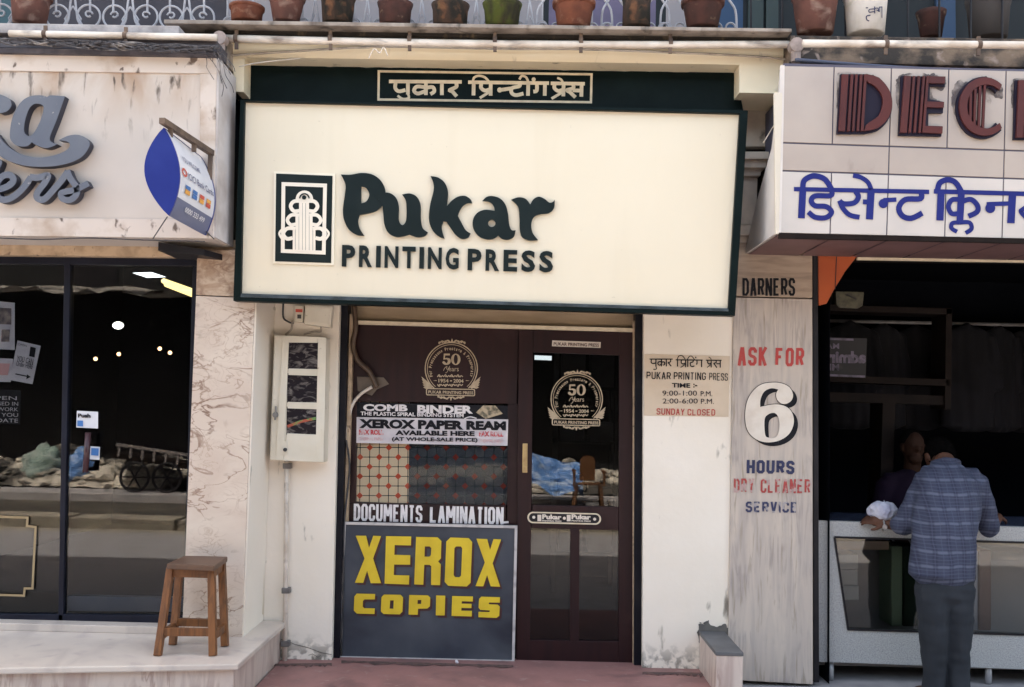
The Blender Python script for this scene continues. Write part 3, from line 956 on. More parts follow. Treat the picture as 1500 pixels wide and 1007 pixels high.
for zq in (.42, .87, 1.32, 1.77):
    for xq in (.36, .60, .88, 1.08):
        MB().box(xq, xq + .19, 8.34, 8.66, zq, zq + g.choice((.08, .16, .24, .30)), .004).build('paper_ream', PAPER, rk)
# closed wall mass round the opening so that no daylight leaks in
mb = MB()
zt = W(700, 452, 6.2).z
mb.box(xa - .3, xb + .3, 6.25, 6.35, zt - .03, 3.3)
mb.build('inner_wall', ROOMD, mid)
# ------------------------------------------------------------------ main sign and header board
sg = empty('shop_sign', W(715, 300, 5.75), 'large cream box sign with a dark green frame and raised green lettering', 'sign')
MB().prism([(355, 147.5), (1087, 165.5), (1070, 457), (349, 434)], 5.50, .05).build('panel', SIGNP, sg)
fr = MB()
for p in ([(352, 146.5), (358, 148.5), (352.5, 431), (341.5, 441)], [(341.5, 441), (352.5, 431), (1067, 453.5), (1077, 463)],
          [(1077, 463), (1067, 453.5), (1084, 166.5), (1096, 162)], [(1096, 162), (1084, 166.5), (358, 148.5), (352, 146.5)]):
    fr.prism(p, 5.47, .08, .003)
fr.build('frame', DGREEN, sg)
MB().prism([(400, 160), (1060, 175), (1050, 440), (396, 425)], 5.553, .42).build('backing_box', DGREEN, sg)
MB().prism([(353, 430), (1066.5, 452), (1067.5, 456.5), (352, 435.5)], 5.467, .01, .002).build('frame_sheen', LIP_SHEEN, sg)  # sky sheen on the lower frame edge, painted as a paler strip
PZ = (490, 240, 4.412)
PUK = [
 ([(45, 75, 1), (105, 77), (180, 65), (250, 76), (305, 118), (331, 185), (318, 262), (265, 312), (165, 335, 1), (155, 372), (165, 422), (195, 468, 1), (148, 464), (97, 430), (66, 370), (58, 300), (70, 205), (74, 140)], [[(175, 150, 1), (208, 163), (228, 205), (210, 247), (175, 262, 1)]]),
 ([(265, 215, 1), (310, 194), (362, 196), (402, 228), (418, 285), (418, 368), (441, 402), (465, 372), (468, 290), (462, 242), (440, 205, 1), (490, 198), (535, 220), (558, 272), (560, 360), (572, 420), (605, 448, 1), (585, 471), (540, 480), (486, 462, 1), (445, 474), (400, 477), (350, 450), (325, 395), (318, 320), (305, 255)], []),
 ([(622, 85, 1), (672, 95), (715, 130), (735, 190), (727, 280, 1), (760, 243), (800, 218), (845, 213), (880, 235), (890, 258, 1), (853, 262), (820, 290), (798, 340, 1), (820, 382), (848, 432), (880, 455, 1), (862, 482), (825, 490), (785, 465), (752, 420), (722, 376, 1), (703, 376, 1), (694, 420), (712, 488, 1), (670, 470), (630, 425), (612, 360), (620, 270), (642, 180), (640, 130)], []),
 ([(957, 245, 1), (985, 220), (1022, 215), (1070, 230), (1105, 270), (1122, 330), (1130, 400), (1145, 434), (1170, 435, 1), (1160, 475), (1125, 495), (1085, 490), (1058, 468, 1), (1030, 488), (985, 493), (930, 470), (897, 420), (897, 365), (925, 322), (975, 303), (1035, 310, 1), (1030, 280), (1003, 252)], [circ(1017, 390, 24, 16)]),
 ([(1143, 237, 1), (1190, 222), (1235, 232), (1265, 268, 1), (1285, 235), (1320, 218), (1357, 232), (1388, 256), (1410, 252), (1423, 238, 1), (1418, 290), (1385, 322), (1330, 330), (1290, 347), (1272, 390), (1280, 450), (1315, 497, 1), (1260, 500), (1215, 480), (1197, 430), (1195, 350), (1185, 280)], [])]
for k, (o, hs) in enumerate(PUK):
    Ink(PM(5.50), PZ).poly(curve(o), [curve(x) if len(x[0]) > 2 else x for x in hs], k % 2 * .003, .016).build('letter', LETG, sg)
lt = Ink(PM(5.50))
for wd, x0, x1, y0, y1 in (('PRINTING', 501.8, 672.5, 359.5, 391), ('PRESS', 685.5, 810.5, 365.2, 396.5)):
    lt.spaced(wd, x0, y0, x1, y1, .30, .035, .028, -.02, 0, .010)
lt.build('lettering', LETG, sg)
lg = MB().prism([(401, 251), (491, 254.5), (489, 389), (400, 386)], 5.49, .01, .002).build('logo_plaque', M('plaque_cream', (.78, .71, .57), .5), sg)
LZ = (395, 245, 6.714)
k = Ink(PM(5.49), LZ)
k.poly([(65, 65), (620, 88), (605, 945), (55, 928)])
k.build('logo_field', LETG, lg)
k = Ink(PM(5.486), LZ)
k.ribbon([(137, 168), (546, 183), (533, 843), (130, 826), (137, 168)], 37)
k.poly(curve(circ(343, 318, 86, 16, 180, 360) , False, 1), [])
for sx in (-1, 1):
    X = lambda x: 340 + sx * x
    k.ribbon(curve([(X(0), 338), (X(95), 338), (X(132), 385), (X(100), 434), (X(42), 430)], False, 6), 36)
    k.ribbon(curve([(X(50), 474), (X(125), 474), (X(164), 522), (X(132), 568), (X(75), 562)], False, 6), 34)
    k.ribbon(curve([(X(85), 606), (X(165), 606), (X(205), 658), (X(168), 706), (X(112), 698)], False, 6), 36)
    k.ribbon(curve([(X(200), 600), (X(243), 655), (X(205), 720)], False, 6), 22)
    k.poly([(X(52), 470), (X(84), 470), (X(84), 832), (X(52), 832)])
    k.poly([(X(17), 345), (X(49), 345), (X(49), 832), (X(17), 832)])
    k.poly([(X(88), 606), (X(112), 606), (X(112), 832), (X(88), 832)])
k.poly([(326, 345), (354, 345), (354, 832), (326, 832)])
k.build('logo_tree', M('logo_cream', (.76, .69, .58), .5), lg)
k = Ink(PM(5.481), LZ)
k.ribbon(circ(343, 310, 46, 12, 180, 360), 14)
k.poly(circ(340, 300, 22, 12))
k.build('logo_eye', LETG, lg)

hd = empty('header_board', W(715, 128, 5.8), 'dark green header strip with a framed cream Devanagari title above the large cream sign', 'sign board')
rng = random.Random(3)
top = [(357 + 721 * i / 40, 96 + 10.5 * i / 40 + rng.uniform(-1.1, 1.1)) for i in range(41)]
MB().prism(top + [(1090, 168), (350, 150)], 5.79, .06).build('board', DGREEN, hd)
k = Ink(PM(5.79))
k.ribbon([(555, 105), (866.5, 109.5), (865.5, 150.3), (554.5, 146.3), (555, 105)], 3.4)
k.z = (540, 90, 4.2857)
strokes(k, [([(128, 128), (585, 131)], 22), ([(625, 133), (1132, 139)], 22), ([(1143, 140), (1357, 143)], 22),
  [(170, 138), (168, 170), (190, 190), (232, 182)], [(247, 135), (247, 210)], ([(247, 205), (252, 232), (215, 238), (182, 218)], 15),
  [(360, 135), (360, 214)], [(360, 165), (305, 160), (285, 185), (310, 204), (360, 186)], [(360, 168), (402, 164), (412, 190), (388, 208)],
  [(460, 135), (460, 214)], [(550, 138), (550, 162), (510, 182), (525, 190)], [(518, 182), (553, 222)],
  [(660, 138), (658, 216)], ([(655, 130), (662, 105), (692, 93), (730, 103), (760, 135)], 15), [(708, 140), (706, 168), (730, 186), (760, 178)], [(767, 138), (766, 218)], ([(756, 195), (698, 232)], 17),
  [(825, 182), (892, 172)], [(950, 142), (945, 158), (900, 170), (898, 200), (925, 214), (972, 204)], [(1002, 138), (1000, 218)], ([(1002, 130), (988, 102), (962, 94), (946, 116)], 15),
  [(1056, 142), (1055, 185), (1034, 192)], [(1107, 140), (1105, 218)], [(1168, 145), (1166, 170), (1190, 188), (1220, 180)], [(1224, 142), (1222, 222)], ([(1212, 198), (1148, 236)], 17), ([(1222, 140), (1208, 116), (1184, 106)], 14),
  [(1283, 145), (1284, 170), (1246, 182), (1258, 192)], [(1254, 186), (1298, 228)], [(1280, 184), (1335, 186)], [(1337, 145), (1335, 224)]], 23)
k.poly(circ(823, 182, 16, 12))
k.poly(circ(1036, 116, 13, 12))
k.build('lettering', INKC, hd)
# ------------------------------------------------------------------ yellow-lettered board, banners, label plates
bd = empty('sign_board', W(628, 968, 6.08), 'dark slate board with big yellow block letters below the window', 'sign board')
MB().prism([(503.4, 764.7), (757.8, 769.9), (753.5, 970.7), (495, 965)], 6.085, .02, .002).build('board', BOARD, bd)
f = Ink(PM(6.085))
f.ribbon([(505, 766.5), (756, 772), (751.8, 969), (497, 963), (505, 766.5)], 4, 0, .006)
f.build('edging', BOARDF, bd)
XZ = (480, 720, 3.51)
XER = [([(145, 228), (198, 228), (213, 290), (235, 228), (275, 230), (234, 345), (275, 472), (222, 472), (203, 408), (183, 470), (140, 470), (190, 345)], []),
 ([(300, 230), (430, 232), (428, 278), (345, 276), (343, 326), (425, 328), (424, 377), (342, 376), (340, 430), (420, 432), (418, 479), (293, 474)], []),
 ([(455, 234), (565, 236), (585, 255), (582, 345), (568, 360), (582, 375), (578, 482), (532, 481), (533, 385), (525, 378), (497, 377), (492, 480), (445, 478)], [[(500, 283), (525, 283), (533, 292), (531, 328), (522, 336), (498, 335)]]),
 ([(632, 237), (725, 240), (743, 260), (735, 470), (715, 489), (620, 485), (602, 465), (610, 258)], [[(660, 283), (685, 283), (692, 292), (686, 432), (678, 441), (655, 440), (648, 430), (652, 292)]]),
 ([(765, 243), (820, 245), (835, 300), (853, 245), (892, 247), (848, 370), (887, 490), (838, 488), (820, 430), (800, 488), (760, 487), (808, 365)], []),
 ([(150, 525), (245, 527), (243, 555), (190, 555), (182, 563), (181, 592), (188, 600), (243, 601), (241, 630), (150, 628), (135, 612), (138, 540)], []),
 ([(290, 530), (375, 531), (388, 545), (385, 618), (370, 632), (288, 630), (274, 617), (277, 544)], [[(322, 560), (340, 560), (338, 603), (319, 602)]]),
 ([(420, 532), (515, 534), (528, 546), (526, 590), (512, 602), (465, 603), (463, 634), (416, 633)], [[(463, 558), (482, 558), (481, 578), (462, 578)]]),
 ([(558, 535), (605, 536), (602, 638), (556, 637)], []),
 ([(640, 538), (747, 540), (746, 566), (690, 565), (689, 577), (740, 578), (739, 600), (688, 599), (687, 613), (742, 614), (741, 643), (637, 640)], []),
 ([(790, 541), (886, 544), (885, 572), (830, 571), (828, 580), (875, 582), (885, 592), (882, 640), (868, 650), (775, 647), (776, 619), (832, 620), (834, 612), (785, 609), (776, 598), (779, 552)], [])]
sh, ye = Ink(PM(6.085), XZ), Ink(PM(6.080), XZ)
for o, hs in XER:
    off = lambda L: [(x + 11, y + 11) for x, y in L]
    sh.poly(off(o), [off(q) for q in hs])
    ye.poly(o, hs)
sh.build('lettering_shadow', DRED, bd)
ye.build('lettering', YEL, bd)

BZ = (500, 580, 5.3)
b1 = empty('banner', W(633, 600, 6.14), 'black shop banner with white block lettering along the top of the patterned window', 'banner')
q = [(118, 50), (1298, 78), (1294, 182), (120, 165)]
Ink(PM(6.148), BZ).poly(q, (), 0, .003).build('sheet', BLKP, b1)
k = Ink(PM(6.141), BZ)
k.text('COMB', 170, 64, 515, 118, .05, .012, 0)
k.text('BINDER', 590, 72, 1022, 134, .05, .012, 0)
k.text('THE PLASTIC SPIRAL BINDING SYSTEM', 150, 122, 950, 152, .03, .02, 0)
k.ribbon(curve([(955, 178), (1000, 164), (1050, 176)], False), 8)
k.build('lettering', WHITEINK, b1)
k = Ink(PM(6.141), BZ)
k.poly([(1100, 76), (1195, 76), (1255, 140), (1120, 180), (1045, 130)])
k.build('picture', M('banner_photo', (.45, .36, .24), .5, (.10, .09, .06), 40, .4, .6), b1)
b2 = empty('banner', W(633, 630, 6.14), 'white paper banner with black and red lettering below the black one', 'banner')
Ink(PM(6.146), BZ).poly([(120, 166), (1296, 184), (1290, 388), (118, 366)], (), 0, .003).build('sheet', PAPER, b2)
k = Ink(PM(6.139), BZ)
k.text('XEROX PAPER REAM', 138, 180, 1278, 252, .06, .016, 0)
k.text('AVAILABLE HERE', 420, 268, 1035, 306, .05, .012, 0)
k.text('(AT WHOLE-SALE PRICE)', 393, 320, 1058, 358, .035, .012, 0)
k.build('lettering', BLKP, b2)
k = Ink(PM(6.139), BZ)
k.text('FAX ROLL', 138, 262, 330, 302, .04, .01, 0)
k2 = Ink(PM(6.139), BZ)
k2.text('FAX ROLL', 1070, 276, 1258, 316, .04, .01, 0)
for kk in (k, k2): kk.build('red_lettering', MATS.get('faded_red_ink') or M('faded_red_ink', (.52, .05, .06), .7, (.62, .45, .46), 40, .5, .6), b2)
k = Ink(PM(6.139), BZ)
k.text('THERMAL PAPER', 140, 322, 325, 345, .0, .01, 0)
k2 = Ink(PM(6.139), BZ)
k2.text('THERMAL PAPER', 1072, 338, 1258, 362, .0, .01, 0)
for kk in (k, k2): kk.build('faded_lettering', MATS.get('faint_red_ink') or M('faint_red_ink', (.58, .30, .31), .7, (.62, .5, .5), 40, .45, .6), b2)

# bent hose with its tape, thin white pipe
hs = empty('hose', W(540, 560, 6.08), 'bent brown hose taped to the maroon panel beside the door window', 'hose')
pts = curve([(519, 448), (521, 480), (517, 505), (524, 528), (541, 545), (552, 568)], False, 6)
MB().tube([W(x, y, 6.085) for x, y in pts], .016, 12).build('tube', M('brown_hose', (.07, .042, .026), .35, (.12, .08, .05), 9, .5, .7), hs, True)
Ink(PM(6.128)).poly([(523, 552), (562, 553), (570, 563), (552, 571), (545, 580), (524, 573)]).build('tape', M('brown_tape', (.085, .062, .045), .4, (.12, .09, .07), 14), hs)
pts = curve([(545, 567), (528, 578), (515, 596), (509, 625), (506, 645)], False, 6)
wp = MB().tube([W(x, y, 6.10) for x, y in pts], .010, 8).build('pipe', PVC, None, True)
tag(wp, 'thin white bent pipe running down from the taped hose', 'pipe')
pts = curve([(507, 645), (512, 680), (509, 720), (504, 770), (503, 860), (500, 960)], False, 6)
c1 = MB().tube([W(x, y, 6.075) for x, y in pts], .006, 6).build('cable', CABLE, None, True)
tag(c1, 'thin dark cable hanging down the door jamb beside the slate board', 'cable')

# ------------------------------------------------------------------ meter box and electrical bits
mt = empty('meter_box', W(436, 675, 5.86), 'cream metal meter box with three square windows on the pier', 'meter box')
mb = MB()
mb.prism([(402, 491), (478, 494), (474, 678), (395, 674)], 5.87, .13, .006)
mb.build('body', METB, mt)
dq = MB()
def frame_ring(mb, o, i, Y, dep, bev=0):
    for a in range(4):
        b = (a + 1) % 4
        mb.prism([o[a], o[b], i[b], i[a]], Y, dep, bev)
# door with three openings: rails and stiles
for p in ([(414, 492), (423.5, 492), (415.5, 674.5), (404, 674)], [(466, 494), (478, 494.5), (474, 677.5), (462, 677)],
          [(423.5, 492), (466, 494), (465, 502.5), (423, 502)], [(422.5, 540), (464.8, 541), (464.6, 551), (422.3, 549.5)],
          [(421.5, 589), (464.2, 590), (464, 600), (421, 598.5)], [(420.5, 635), (463.5, 637), (462, 677), (415.5, 675)]):
    dq.prism(p, 5.862, .02, .0015)
md = dq.build('door', METB, mt)
for (x0, y0, x1, y1) in ((422, 500, 466, 542), (421, 547, 465, 591), (420, 596, 464.5, 638)):
    MB().prism([(x0, y0), (x1, y0 + 1), (x1 - .6, y1), (x0 - .6, y1 - 1)], 5.8685, .0015).build('meter_window', M('meter_pane', (.022, .018, .022), .08, (.20, .18, .17), 9, .5, .7, (1, 1, 2.2), dist=2.5, spec=.4, detail=4), md)
Ink(PM(5.868), None, .0008).ribbon([(421, 625), (440, 618), (463, 613)], 4).build('pane_reflection', M('pane_reflection', (.35, .07, .04), .4, (.12, .28, .08), 18, .45, .55), md)  # red-green reflection streak painted on the third pane
MB().prism([(412.5, 646.5), (421, 647), (420.5, 667), (412, 666.5)], 5.859, .004).build('plate', METB, md)
MB().prism([(454, 647), (464, 647.5), (463.5, 667), (453.5, 666.5)], 5.859, .004).build('plate', METB, md)
p = W(418, 659, 5.855)
MB().tube([p, p + Vector((0, -.012, 0))], .011, 10).build('latch', CABLE, md)
p = W(404, 608, 5.866)
lk = MB().tube([p, p + Vector((0, -.02, 0))], .016, 12).tube([p + Vector((0, -.01, -.03)), p + Vector((0, -.01, .05))], .006, 6)
lk.build('lock', GREYMET, mt)
sw = empty('switch_box', W(437, 470, 5.95), 'small cream switch with a red rocker above the meter box', 'switch')
MB().prism([(432, 447.5), (445, 448), (444, 472.5), (431, 472)], 5.95, .05, .004).build('body', METB, sw)
MB().prism([(433, 453), (443, 453.3), (443, 457.8), (433, 457.5)], 5.946, .006).build('rocker', CARDR, sw)
MB().prism([(435.5, 461), (441, 461.2), (441, 467), (435.5, 466.8)], 5.946, .006).build('socket_hole', CABLE, sw)
jb = empty('junction_box', W(466, 478, 5.93), 'cream plastic junction box hung slightly crooked above the meter box', 'junction box')
MB().prism([(447, 446), (487, 449), (484, 480.5), (445, 475)], 5.93, .07, .006).build('body', METB, jb)
MB().prism([(449.5, 449), (484, 451.5), (481.5, 476), (447.5, 471.5)], 5.925, .006, .002).build('lid', METB, jb)
for pts, r, lab in (([(415, 444), (415, 465), (423, 472), (430, 474)], .006, 'short dark wire looping to the switch above the meter box'),
                    ([(428, 470), (427, 482), (418, 491)], .007, 'grey wire dropping from the switch to the meter box'),
                    ([(445, 490), (460, 486), (470, 486), (470, 478)], .006, 'grey wire from the junction box to the meter box')):
    o = MB().tube([W(x, y, 5.96) for x, y in curve(pts, False, 5)], r, 6).build('wire', CABLEW if 'grey' in lab else CABLE, None, True)
    tag(o, lab, 'wire', 'wires above the meter box')
cd = empty('conduit', W(417, 970, 5.98), 'slim white conduit pipe running down from the meter box to the step', 'pipe')
MB().tube([W(x, y, 5.965) for x, y in ((420, 676), (419, 800), (417, 972))], .0145, 10).build('pipe', PVC, cd, True)
for y in (683, 866, 944):
    x = 420 - (y - 676) * .01
    MB().prism([(x - 6, y - 4), (x + 6, y - 4), (x + 6, y + 4), (x - 6, y + 4)], 5.945, .05, .004).build('clamp', GREYMET, cd)
cd2 = empty('conduit', W(388, 700, 5.97), 'thin cream cable pipe in the corner beside the meter box', 'pipe')
MB().tube([W(x, y, 5.97) for x, y in ((391, 462), (389, 560), (387, 680), (384, 900))], .009, 8).build('pipe', CREAM, cd2, True)
MB().prism([(387, 449), (401, 449.5), (401, 454), (387, 453.5)], 5.95, .05, .003).build('bracket', METB, cd2)
MB().tube([W(x, y, 5.955) for x, y in ((394, 452), (397, 458), (391, 466), (390, 472))], .008, 6).build('joint', GREYMET, cd2, True)

# ------------------------------------------------------------------ stone-topped stub by the wall
bl = empty('stub_wall', W(1060, 1000, 5.5), 'low stub wall with a grey slab top beside the streaked marble pillar', 'low wall')
zt_ = W(1050, 925, 6.0).z
p0, p1 = G(1049, 955, zt_), G(1087.5, 955, zt_)
MB().box(p0.x, p1.x, p0.y, 5.995, -.02, zt_ - .02, .004).build('body', PLATF, bl)
MB().box(p0.x - .003, p1.x + .003, p0.y - .004, 5.99, zt_ - .0199, zt_, .003).build('slab', M('grey_slab', (.12, .12, .125), .55, (.085, .085, .09), 6), bl)
st = Ink(PM(6.0))
rng = random.Random(5)
o = [(1023, 940), (1022, 922), (1025, 912), (1032, 916), (1037, 907), (1042, 917), (1052, 918), (1060, 915), (1067, 920), (1068, 932)]
o2 = [(x + rng.uniform(-1.5, 1.5), y + rng.uniform(-1.5, 1.5)) for x, y in curve(o, False, 4)]
st.poly(o2 + [(1066, 938), (1048, 945), (1042, 962), (1034, 958)])
st.build('cement_patch', M('grey_cement', (.13, .12, .11), .95, (.09, .085, .08), 14), bl)

# ------------------------------------------------------------------ streaked pillar and neighbour on that side: dry cleaner
rt = empty('shop_building', W(1340, 985, 6.1), 'open dry cleaning shop front with a streaked marble pillar and an orange valance', 'shop')
MB().prism([(1078, 355), (1190, 358), (1190, 436.5), (1075, 434)], 5.978, .4, .003).build('pillar', GMARB2, rt)
MB().prism([(1075, 436), (1190, 438.5), (1191, 1003), (1066, 996)], 5.985, .4, .003).build('pillar', GMARB, rt)
MB().prism([(1191, 358), (1198, 358), (1200, 1000), (1192.5, 1000)], 6.0, .3, .002).build('door_channel', DKFR, rt)
k = Ink(PM(5.985))
k.block('DARNERS', 1087, 408, 1164, 434, .36, .16, sl=.0, ln=.0, d=.007)
k.build('painted_lettering', BLKP, rt)
k = Ink(PM(5.985))
k.block('ASK', 1081, 509, 1124, 536, .36, .22, sl=.0, ln=-.03)
k.block('FOR', 1136, 510, 1178, 537, .36, .24, sl=.0, ln=-.03)
k.build('painted_lettering', REDP, rt)
k = Ink(PM(5.985), (1070, 540, 4.377))
k.block('HOURS', 104, 586, 410, 672, .36, .2, sl=.02, ln=-.02)
k.build('painted_lettering', NAVY, rt)
k = Ink(PM(5.985), (1070, 540, 4.377))
k.block('DRY CLEANER', 22, 705, 512, 795, .33, .26, sl=.012, ln=-.02)
k.build('painted_lettering', REDW, rt)
k = Ink(PM(5.985), (1070, 540, 4.377))
k.block('SERVICE', 98, 853, 428, 922, .32, .24, sl=.01, ln=-.02)
k.build('painted_lettering', NAVYW, rt)
six = [(190, 247, 1), (192, 200), (215, 150), (260, 128), (306, 135, 1), (291, 165), (300, 203), (328, 226), (362, 225), (392, 203), (400, 165), (378, 122), (332, 97), (270, 90), (192, 105), (132, 160), (101, 230), (93, 320), (110, 400), (160, 452), (230, 474), (310, 463), (375, 420), (405, 352), (395, 285), (352, 243), (280, 230)]
hole = [(218, 330), (238, 297), (278, 285), (304, 308), (313, 360), (305, 418), (283, 444), (246, 444), (222, 425)]
k = Ink(PM(5.985), (1070, 540, 4.377))
off = lambda L: [(p[0] + 26, p[1] + 24) + tuple(p[2:]) for p in L]
k.poly(curve(off(six), True, 5), [curve(off(hole), True, 5)])
k.ribbon(curve(six, True, 5) + [(190, 247)], 8)
k.build('painted_numeral_shadow', BLKP, rt)
k = Ink(PM(5.981), (1070, 540, 4.377))
k.poly(curve(six, True, 5), [curve(hole, True, 5)])
k.build('painted_numeral', IVORY, rt)
MB().prism([(1198.5, 372), (1256, 375), (1238, 398), (1222, 424), (1211, 445), (1199, 448)], 6.02, .02, .001).build('valance', ORANGE, rt)
MB().prism([(1225, 373), (1226.3, 373), (1224, 424), (1222.7, 424)], 6.018, .003).build('valance_joint', DRED, rt)
MB().prism([(1256, 377), (1600, 383), (1600, 386.5), (1256, 381)], 6.03, .02).build('head_rail', INKC, rt)
MB().prism([(1190, 340), (1600, 345), (1600, 378), (1190, 374)], 6.05, .3).build('lintel', SHELF, rt)
xr0, xr1 = W(1198, 700, 6.3).x, 6.2
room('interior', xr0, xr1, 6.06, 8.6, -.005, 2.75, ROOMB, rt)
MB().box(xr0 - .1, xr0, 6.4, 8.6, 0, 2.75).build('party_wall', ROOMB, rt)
shf = MB()
for p, Y in (([(1199, 446), (1395, 452), (1395, 461), (1199, 455)], 7.0), ([(1386, 452), (1395, 452), (1393, 600), (1384, 600)], 7.0), ([(1199, 549), (1394, 556), (1394, 566), (1199, 559)], 7.0),
             ([(1199, 574), (1390, 580), (1390, 594), (1199, 588)], 7.02), ([(1293, 590), (1312, 590), (1306, 760), (1288, 760)], 7.02), ([(1199, 446), (1204, 446), (1204, 760), (1199, 760)], 7.02)):
    shf.prism(p, Y, .25, .003)
cabn = shf.build('cabinet', SHELF, None)
tag(cabn, 'dark wooden glazed cabinet frame inside the dry cleaning shop', 'cabinet')
cl = empty('wall_clock', W(1245, 440, 7.0), 'squarish greenish box clock on top of the dark cabinet', 'clock')
MB().prism([(1224, 427), (1266, 428), (1264, 448), (1257, 452), (1230, 451), (1225, 446)], 6.98, .1, .006).build('body', M('clock_cream', (.14, .13, .085), .5, (.075, .07, .05), 25), cl)
MB().beam(W(1240, 432, 6.97), W(1254, 438, 6.97), .008).build('hand', CABLE, cl)
ps = empty('poster', W(1235, 520, 6.98), 'painted reflection of a sign opposite, pale mirrored lettering on a dark sheet in the cabinet', 'poster')  # a sign mirrored from across the street, painted on a sheet
MB().prism([(1196, 494), (1270, 496), (1268, 554), (1194, 551)], 6.985, .004).build('sheet', PAPERK, ps)
k = Ink(PM(6.98))
k.text('admirab', 1193, 514, 1268, 532, .05, .01, 0, flip=True)
k.text('MELL', 1196, 533, 1229, 543, .03, .01, 0, flip=True)
k.text('MAX', 1200, 503, 1229, 511, .02, .01, 0, flip=True)
k.ribbon([(1196, 496), (1250, 498)], 3)
k.ribbon([(1195, 549), (1267, 552)], 3)
k.build('lettering', M('reflection_ink', (.22, .19, .27), .6, (.12, .11, .15), 30), ps)

# the counter
CY0 = 6.10
ct = empty('counter', W(1380, 975, CY0), 'speckled terrazzo shop counter with a glass display front', 'counter')
cm = MB()
zc = W(1198, 763, CY0).z
for p in ([(1198, 763), (1640, 777), (1640, 799), (1222, 787)], [(1198, 763), (1222, 787), (1241, 922), (1240, 971), (1200, 970)], [(1241, 922), (1640, 934), (1640, 986), (1240, 971)]):
    cm.prism(p, CY0, .04)
cm.build('front', GRAN, ct)
xl = W(1198, 763, CY0).x
top = [(xl, CY0 + .042), (6.0, CY0 + .042), (6.0, CY0 + .6), (xl, CY0 + .6)]
MB().hull8([(x, y, zc - .03 - .001 * x) for x, y in top], [(x, y, zc - .004 - .001 * x) for x, y in top]).build('worktop', M('worktop_laminate', (.05, .06, .10), .25), ct)
MB().box(xl, xl + .03, CY0 + .042, CY0 + .6, .1, zc - .04).build('side_panel', DKFR, ct)
MB().box(xl, 6.0, CY0 + .55, CY0 + .6, .1, zc - .04).build('back_panel', M('counter_lining', (.27, .25, .25), .7), ct)
MB().box(xl, 6.0, CY0 + .042, CY0 + .6, .09, .2).build('shelf', M('counter_floor', (.14, .13, .125), .7), ct)
ed = Ink(PM(CY0))
ed.ribbon([(1222, 787), (1640, 799)], 3, 0, .004)
ed.ribbon([(1222, 787), (1242, 922)], 3, 0, .004)
ed.ribbon([(1241, 922), (1640, 934)], 3, 0, .004)
ed.build('glass_frame', DKFR, ct)
MB().prism([(1221, 786), (1640, 798), (1640, 936), (1240, 924)], CY0 + .012, .004).build('glass', G_CNT, ct)
for x in (1218, 1450):
    p = W(x, 976, CY0 + .03)
    MB().lathe([(.018, -.02), (.018, 0), (.02, .004), (.02, p.z - .0)], (p.x, CY0 + .05, .022), 12).build('foot', M('foot_metal', (.4, .4, .42), .4, metal=.5), ct, True)
def folded(x0, y0, x1, y1, Y, lab, mat, n=4):
    mb = MB()
    for i in range(n):
        a, b = y0 + (y1 - y0) * i / n, y0 + (y1 - y0) * (i + 1) / n
        j = random.uniform(-1.5, 1.5)
        mb.prism([(x0 + j, a + .4), (x1 + j, a + .6), (x1 + j, b), (x0 + j, b)], Y, .22, .008)
    tag(mb.build('folded_clothes', mat), lab, 'clothes', 'clothes in the counter display')
folded(1226, 812, 1258, 880, 6.3, 'pale folded shirts stacked in the glass counter at its pillar end', M('pale_shirts', (.42, .40, .39), .9), 3)
folded(1226, 792, 1304, 806, 6.3, 'beige folded cloth lying on top in the glass counter', M('beige_cloth', (.42, .31, .24), .9), 1)
folded(1306, 800, 1322, 918, 6.28, 'pale green hanging cloth in the glass counter beside the customer', M('green_cloth', (.20, .25, .17), .9), 1)
folded(1324, 800, 1345, 918, 6.32, 'dark green hanging cloth in the glass counter behind the customer', M('dkgreen_cloth', (.02, .035, .018), .9), 1)
folded(1422, 806, 1434, 924, 6.28, 'white hanging cloth in the glass counter', M('white_hanging', (.42, .42, .48), .9), 1)
folded(1435, 806, 1452, 924, 6.3, 'pinkish brown hanging cloth in the glass counter', M('pink_cloth', (.22, .13, .11), .9), 1)
folded(1455, 808, 1520, 822, 6.3, 'grey folded cloth lying in the glass counter near the corner of the display', M('grey_cloth', (.22, .2, .2), .9), 1)

# fascia sign of the dry cleaner
fs = empty('shop_sign', W(1340, 220, 5.4), 'white tiled fascia sign with maroon Art Deco capitals and blue Devanagari letters', 'sign')
YS = 5.25
x0s, zb, ztp = W(1141, 340, YS).x, W(1141, 341, YS).z, W(1143, 96, YS).z
MB().prism([(1148, 93), (1640, 106), (1640, 352), (1140, 341)], YS + .006, .03).build('box', GROUT_SHADE, fs)
cols = [(1148, 1141), (1222, 1216), (1306, 1299), (1390, 1384), (1474, 1468), (1560, 1554)]
def colx(c, y):
    t = (y - 96) / 245
    return cols[c][0] + (cols[c][1] - cols[c][0]) * t
t1, t2, t3 = MB(), MB(), MB()
rows = [(t1, 97, 208), (t2, 210.5, 249), (t3, 251.5, 341)]
SL1, SL2, SL3 = .0285, .034, .03
for mbx, ya, yb in rows:
    for c in range(len(cols) - 1):
        if mbx is t2 and c % 2: continue
        c2 = c + (2 if mbx is t2 else 1)
        c2 = min(c2, len(cols) - 1)
        g = .9
        sa = .034 if ya < 250 else .029
        sb = .034 if yb < 250 else .024
        sa = .034 if mbx is not t1 else .022
        f = lambda c_, y, gg, s: (colx(c_, y) + gg, y + s * (colx(c_, y) - 1143))
        mbx.prism([f(c, ya, g, sa), f(c2, ya, -g, sa), f(c2, yb, -g, sb), f(c, yb, g, sb)], YS, .02, .0015)
tl = t1.build('tiles', TILEW, fs)
t2.build('tiles', TILEW, fs)
t3.build('tiles', TILEB, fs)
